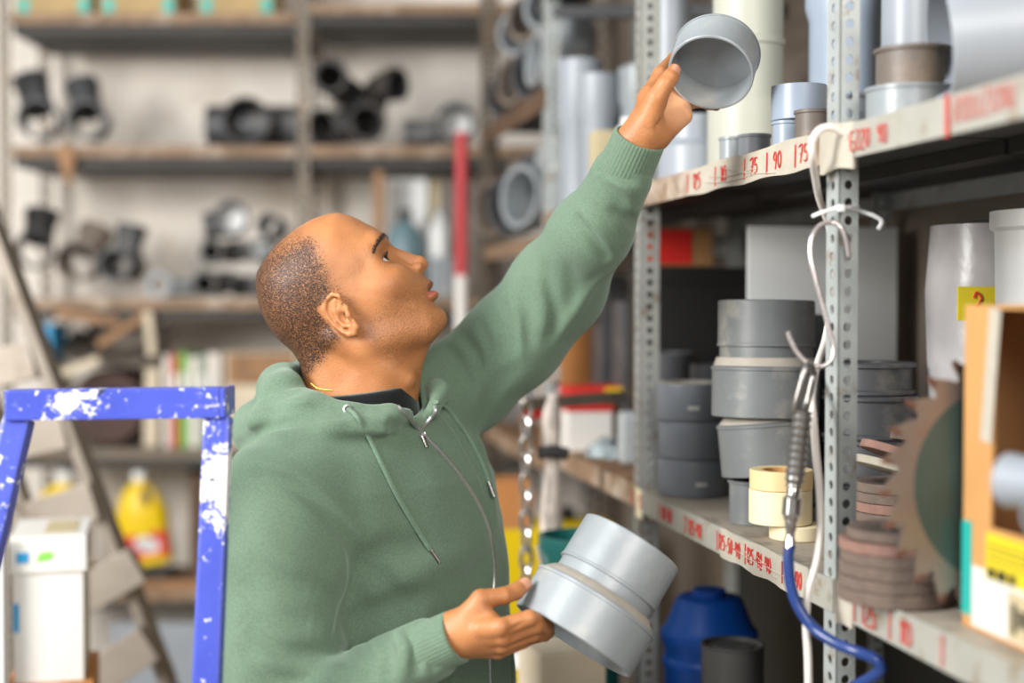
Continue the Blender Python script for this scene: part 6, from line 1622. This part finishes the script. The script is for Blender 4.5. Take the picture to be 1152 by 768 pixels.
# hanging chain: every link a part
chn = thing('hanging_chain', 'bright steel chain hanging beside the person behind the hoodie', 'chain', P(592, 560, 2.5)); CB = chn.location.copy()
hook_z = [P(592, 418+i*21, 2.5) for i in range(15)]
for i, p in enumerate(hook_z):
    bm = BM(); a_ = PI/2*(i % 2)+.5
    pts = []
    for k in range(16):
        q = 2*PI*k/16; x = .0105*math.cos(q); z = .0145*math.sin(q)+(.006 if math.sin(q) > 0 else -.006)
        pts.append(p-CB+Vector((x*math.cos(a_), x*math.sin(a_), z)))
    tube(bm, pts, .0039, 8, closed=True); obj('link', bm, M['chrome'], chn)
bm = BM(); c0 = hook_z[0]-CB; tube(bm, smooth_path([c0, c0+Vector((0, 0, .03)), P(600, 400, 2.56)-CB, fb(1.0, 0, ZL+.1)*0+P(606, 392, 2.62)-CB], 4), .003, 8); obj('hanger', bm, M['hook'], chn)
stp = thing('strap_bundle', 'pale webbing straps hanging in a bundle beside the chain', 'strap', P(622, 560, 2.56)); SB = stp.location.copy()
for k, (xa, xb, z0) in enumerate(((614, 612, .0), (620, 621, -.01), (627, 628, .006), (623, 617, .012))):
    bm = BM(); tube(bm, [p-SB for p in smooth_path([P(622, 444, 2.58), P(xa, 470, 2.56+z0), P(622+(xa-620)*.5, 512, 2.55+z0), P(xb, 580, 2.55+z0), P(xb+1, 690, 2.56+z0)], 6)], .0078, 10, flat=(1, .35)); obj('strap', bm, M['strap'], stp)
bm = BM(); tube(bm, [p-SB for p in (P(606, 510, 2.53), P(622, 507, 2.525), P(638, 511, 2.53))], .014, 12, flat=(1, .8)); obj('black_clip', bm, M['black'], stp)
bm = BM(); tube(bm, [p-SB for p in smooth_path([P(622, 446, 2.58), P(622, 436, 2.60), P(628, 430, 2.66)], 4)], .004, 8); obj('hanger', bm, M['hook'], stp)
# below the middle bay
zb_ = .42+.0008
def low_item(fn, px, Z): pass
t = thing('yellow_canister', 'yellow canister under the shelf behind the chain', 'canister', P(634, 338, 3.62), (0, 0, .19)); t.location.z = .001
hy = zpx(585, 3.62)-.001
obj('tank', box(BM(), (-.12, -.08, 0), (.12, .08, hy), None, .03), M['yellow'], t); bm = BM(); lathe(bm, [(0, hy), (.03, hy), (.03, hy+.03), (0, hy+.03)], 24, closed=False); obj('cap', bm, M['black'], t)
t = thing('teal_bucket', 'teal bucket half hidden behind the held coupler', 'bucket', P(654, 338, 2.46)); t.location.z = .001
ht = zpx(602, 2.46)-.001
bm = BM(); lathe(bm, [(0, 0), (.055, 0), (.07, ht-.03), (.074, ht-.025), (.074, ht), (.068, ht), (.052, .01), (0, .01)], 36, closed=False); obj('bucket', bm, mat('teal_plastic', (18, 96, 92), .45), t)
bm = BM(); tube(bm, smooth_path([Vector((-.076, 0, ht-.02)), Vector((-.05, -.062, ht-.10)), Vector((0, -.080, ht-.13)), Vector((.05, -.062, ht-.10)), Vector((.076, 0, ht-.02))], 6), .003, 8); obj('handle', bm, M['hook'], t)
t = thing('tan_carton', 'tan carton beside the hoodie behind the chain', 'box', P(566, 338, 3.0), (0, 0, .15)); t.location.z = 0.001
obj('carton', box(BM(), (-.06, -.06, 0), (.055, .06, zpx(540, 3.0)), None, .003), M['orange_box'], t, smooth=False); obj('yellow_sleeve', box(BM(), (-.061, -.0615, .70), (.056, .0615, zpx(592, 3.0))), M['yellow'], t, smooth=False)
t = thing('beige_box', 'beige and red box low behind the held coupler', 'box', P(632, 338, 2.30), (0, 0, .3)); t.location.z = 0.001
hbx = zpx(728, 2.30); obj('carton', box(BM(), (-.055, -.06, 0), (.055, .06, hbx), None, .004), M['paper_stack'], t, smooth=False); obj('red_band', box(BM(), (-.056, -.0615, hbx-.16), (.056, .0615, hbx-.10)), M['redl'], t, smooth=False)
t = thing('white_spool', 'small white spool at the lower end of the chain', 'spool', P(588, 338, 2.5)); t.location.z = 0.001
hsp = zpx(736, 2.5)
bm = BM(); lathe(bm, [(0, 0), (.03, 0), (.03, .01), (.006, .014), (.006, hsp-.03), (.022, hsp-.026), (.022, hsp), (0, hsp)], 28, closed=False); obj('spool', bm, M['white'], t)
# ------------------------------------------------------------------ light
w = bpy.data.worlds.new('world'); S.world = w; w.use_nodes = True
bg = w.node_tree.nodes['Background']; bg.inputs['Color'].default_value = (.93, .97, 1.0, 1); bg.inputs['Strength'].default_value = WORLD
def area(name, loc, target, sx, sy, power, col):
    l = bpy.data.lights.new(name, 'AREA'); l.shape = 'RECTANGLE'; l.size = sx; l.size_y = sy; l.energy = power; l.color = col
    o = bpy.data.objects.new(name, l); C.objects.link(o); o.location = loc
    o.rotation_euler = (Vector(target)-Vector(loc)).to_track_quat('-Z', 'Y').to_euler(); return o
area('window_light', (-1.9, .5, 3.0), (-.2, 2.0, 1.4), 1.5, 1.3, 62, (.92, .97, 1.0))
area('warm_fill', (.9, -1.2, 2.7), (.2, 2.0, 1.4), 1.6, 1.2, 82, (1.0, .95, .88))  # added soft warm fill from behind the camera, not a door
area('back_wall_fill', (-2.7, .1, 2.3), (-.75, 4.8, 1.5), 1.2, 1.2, 140, (1.0, .97, .92))  # added fill out of view that brightens the back wall, no real lamp
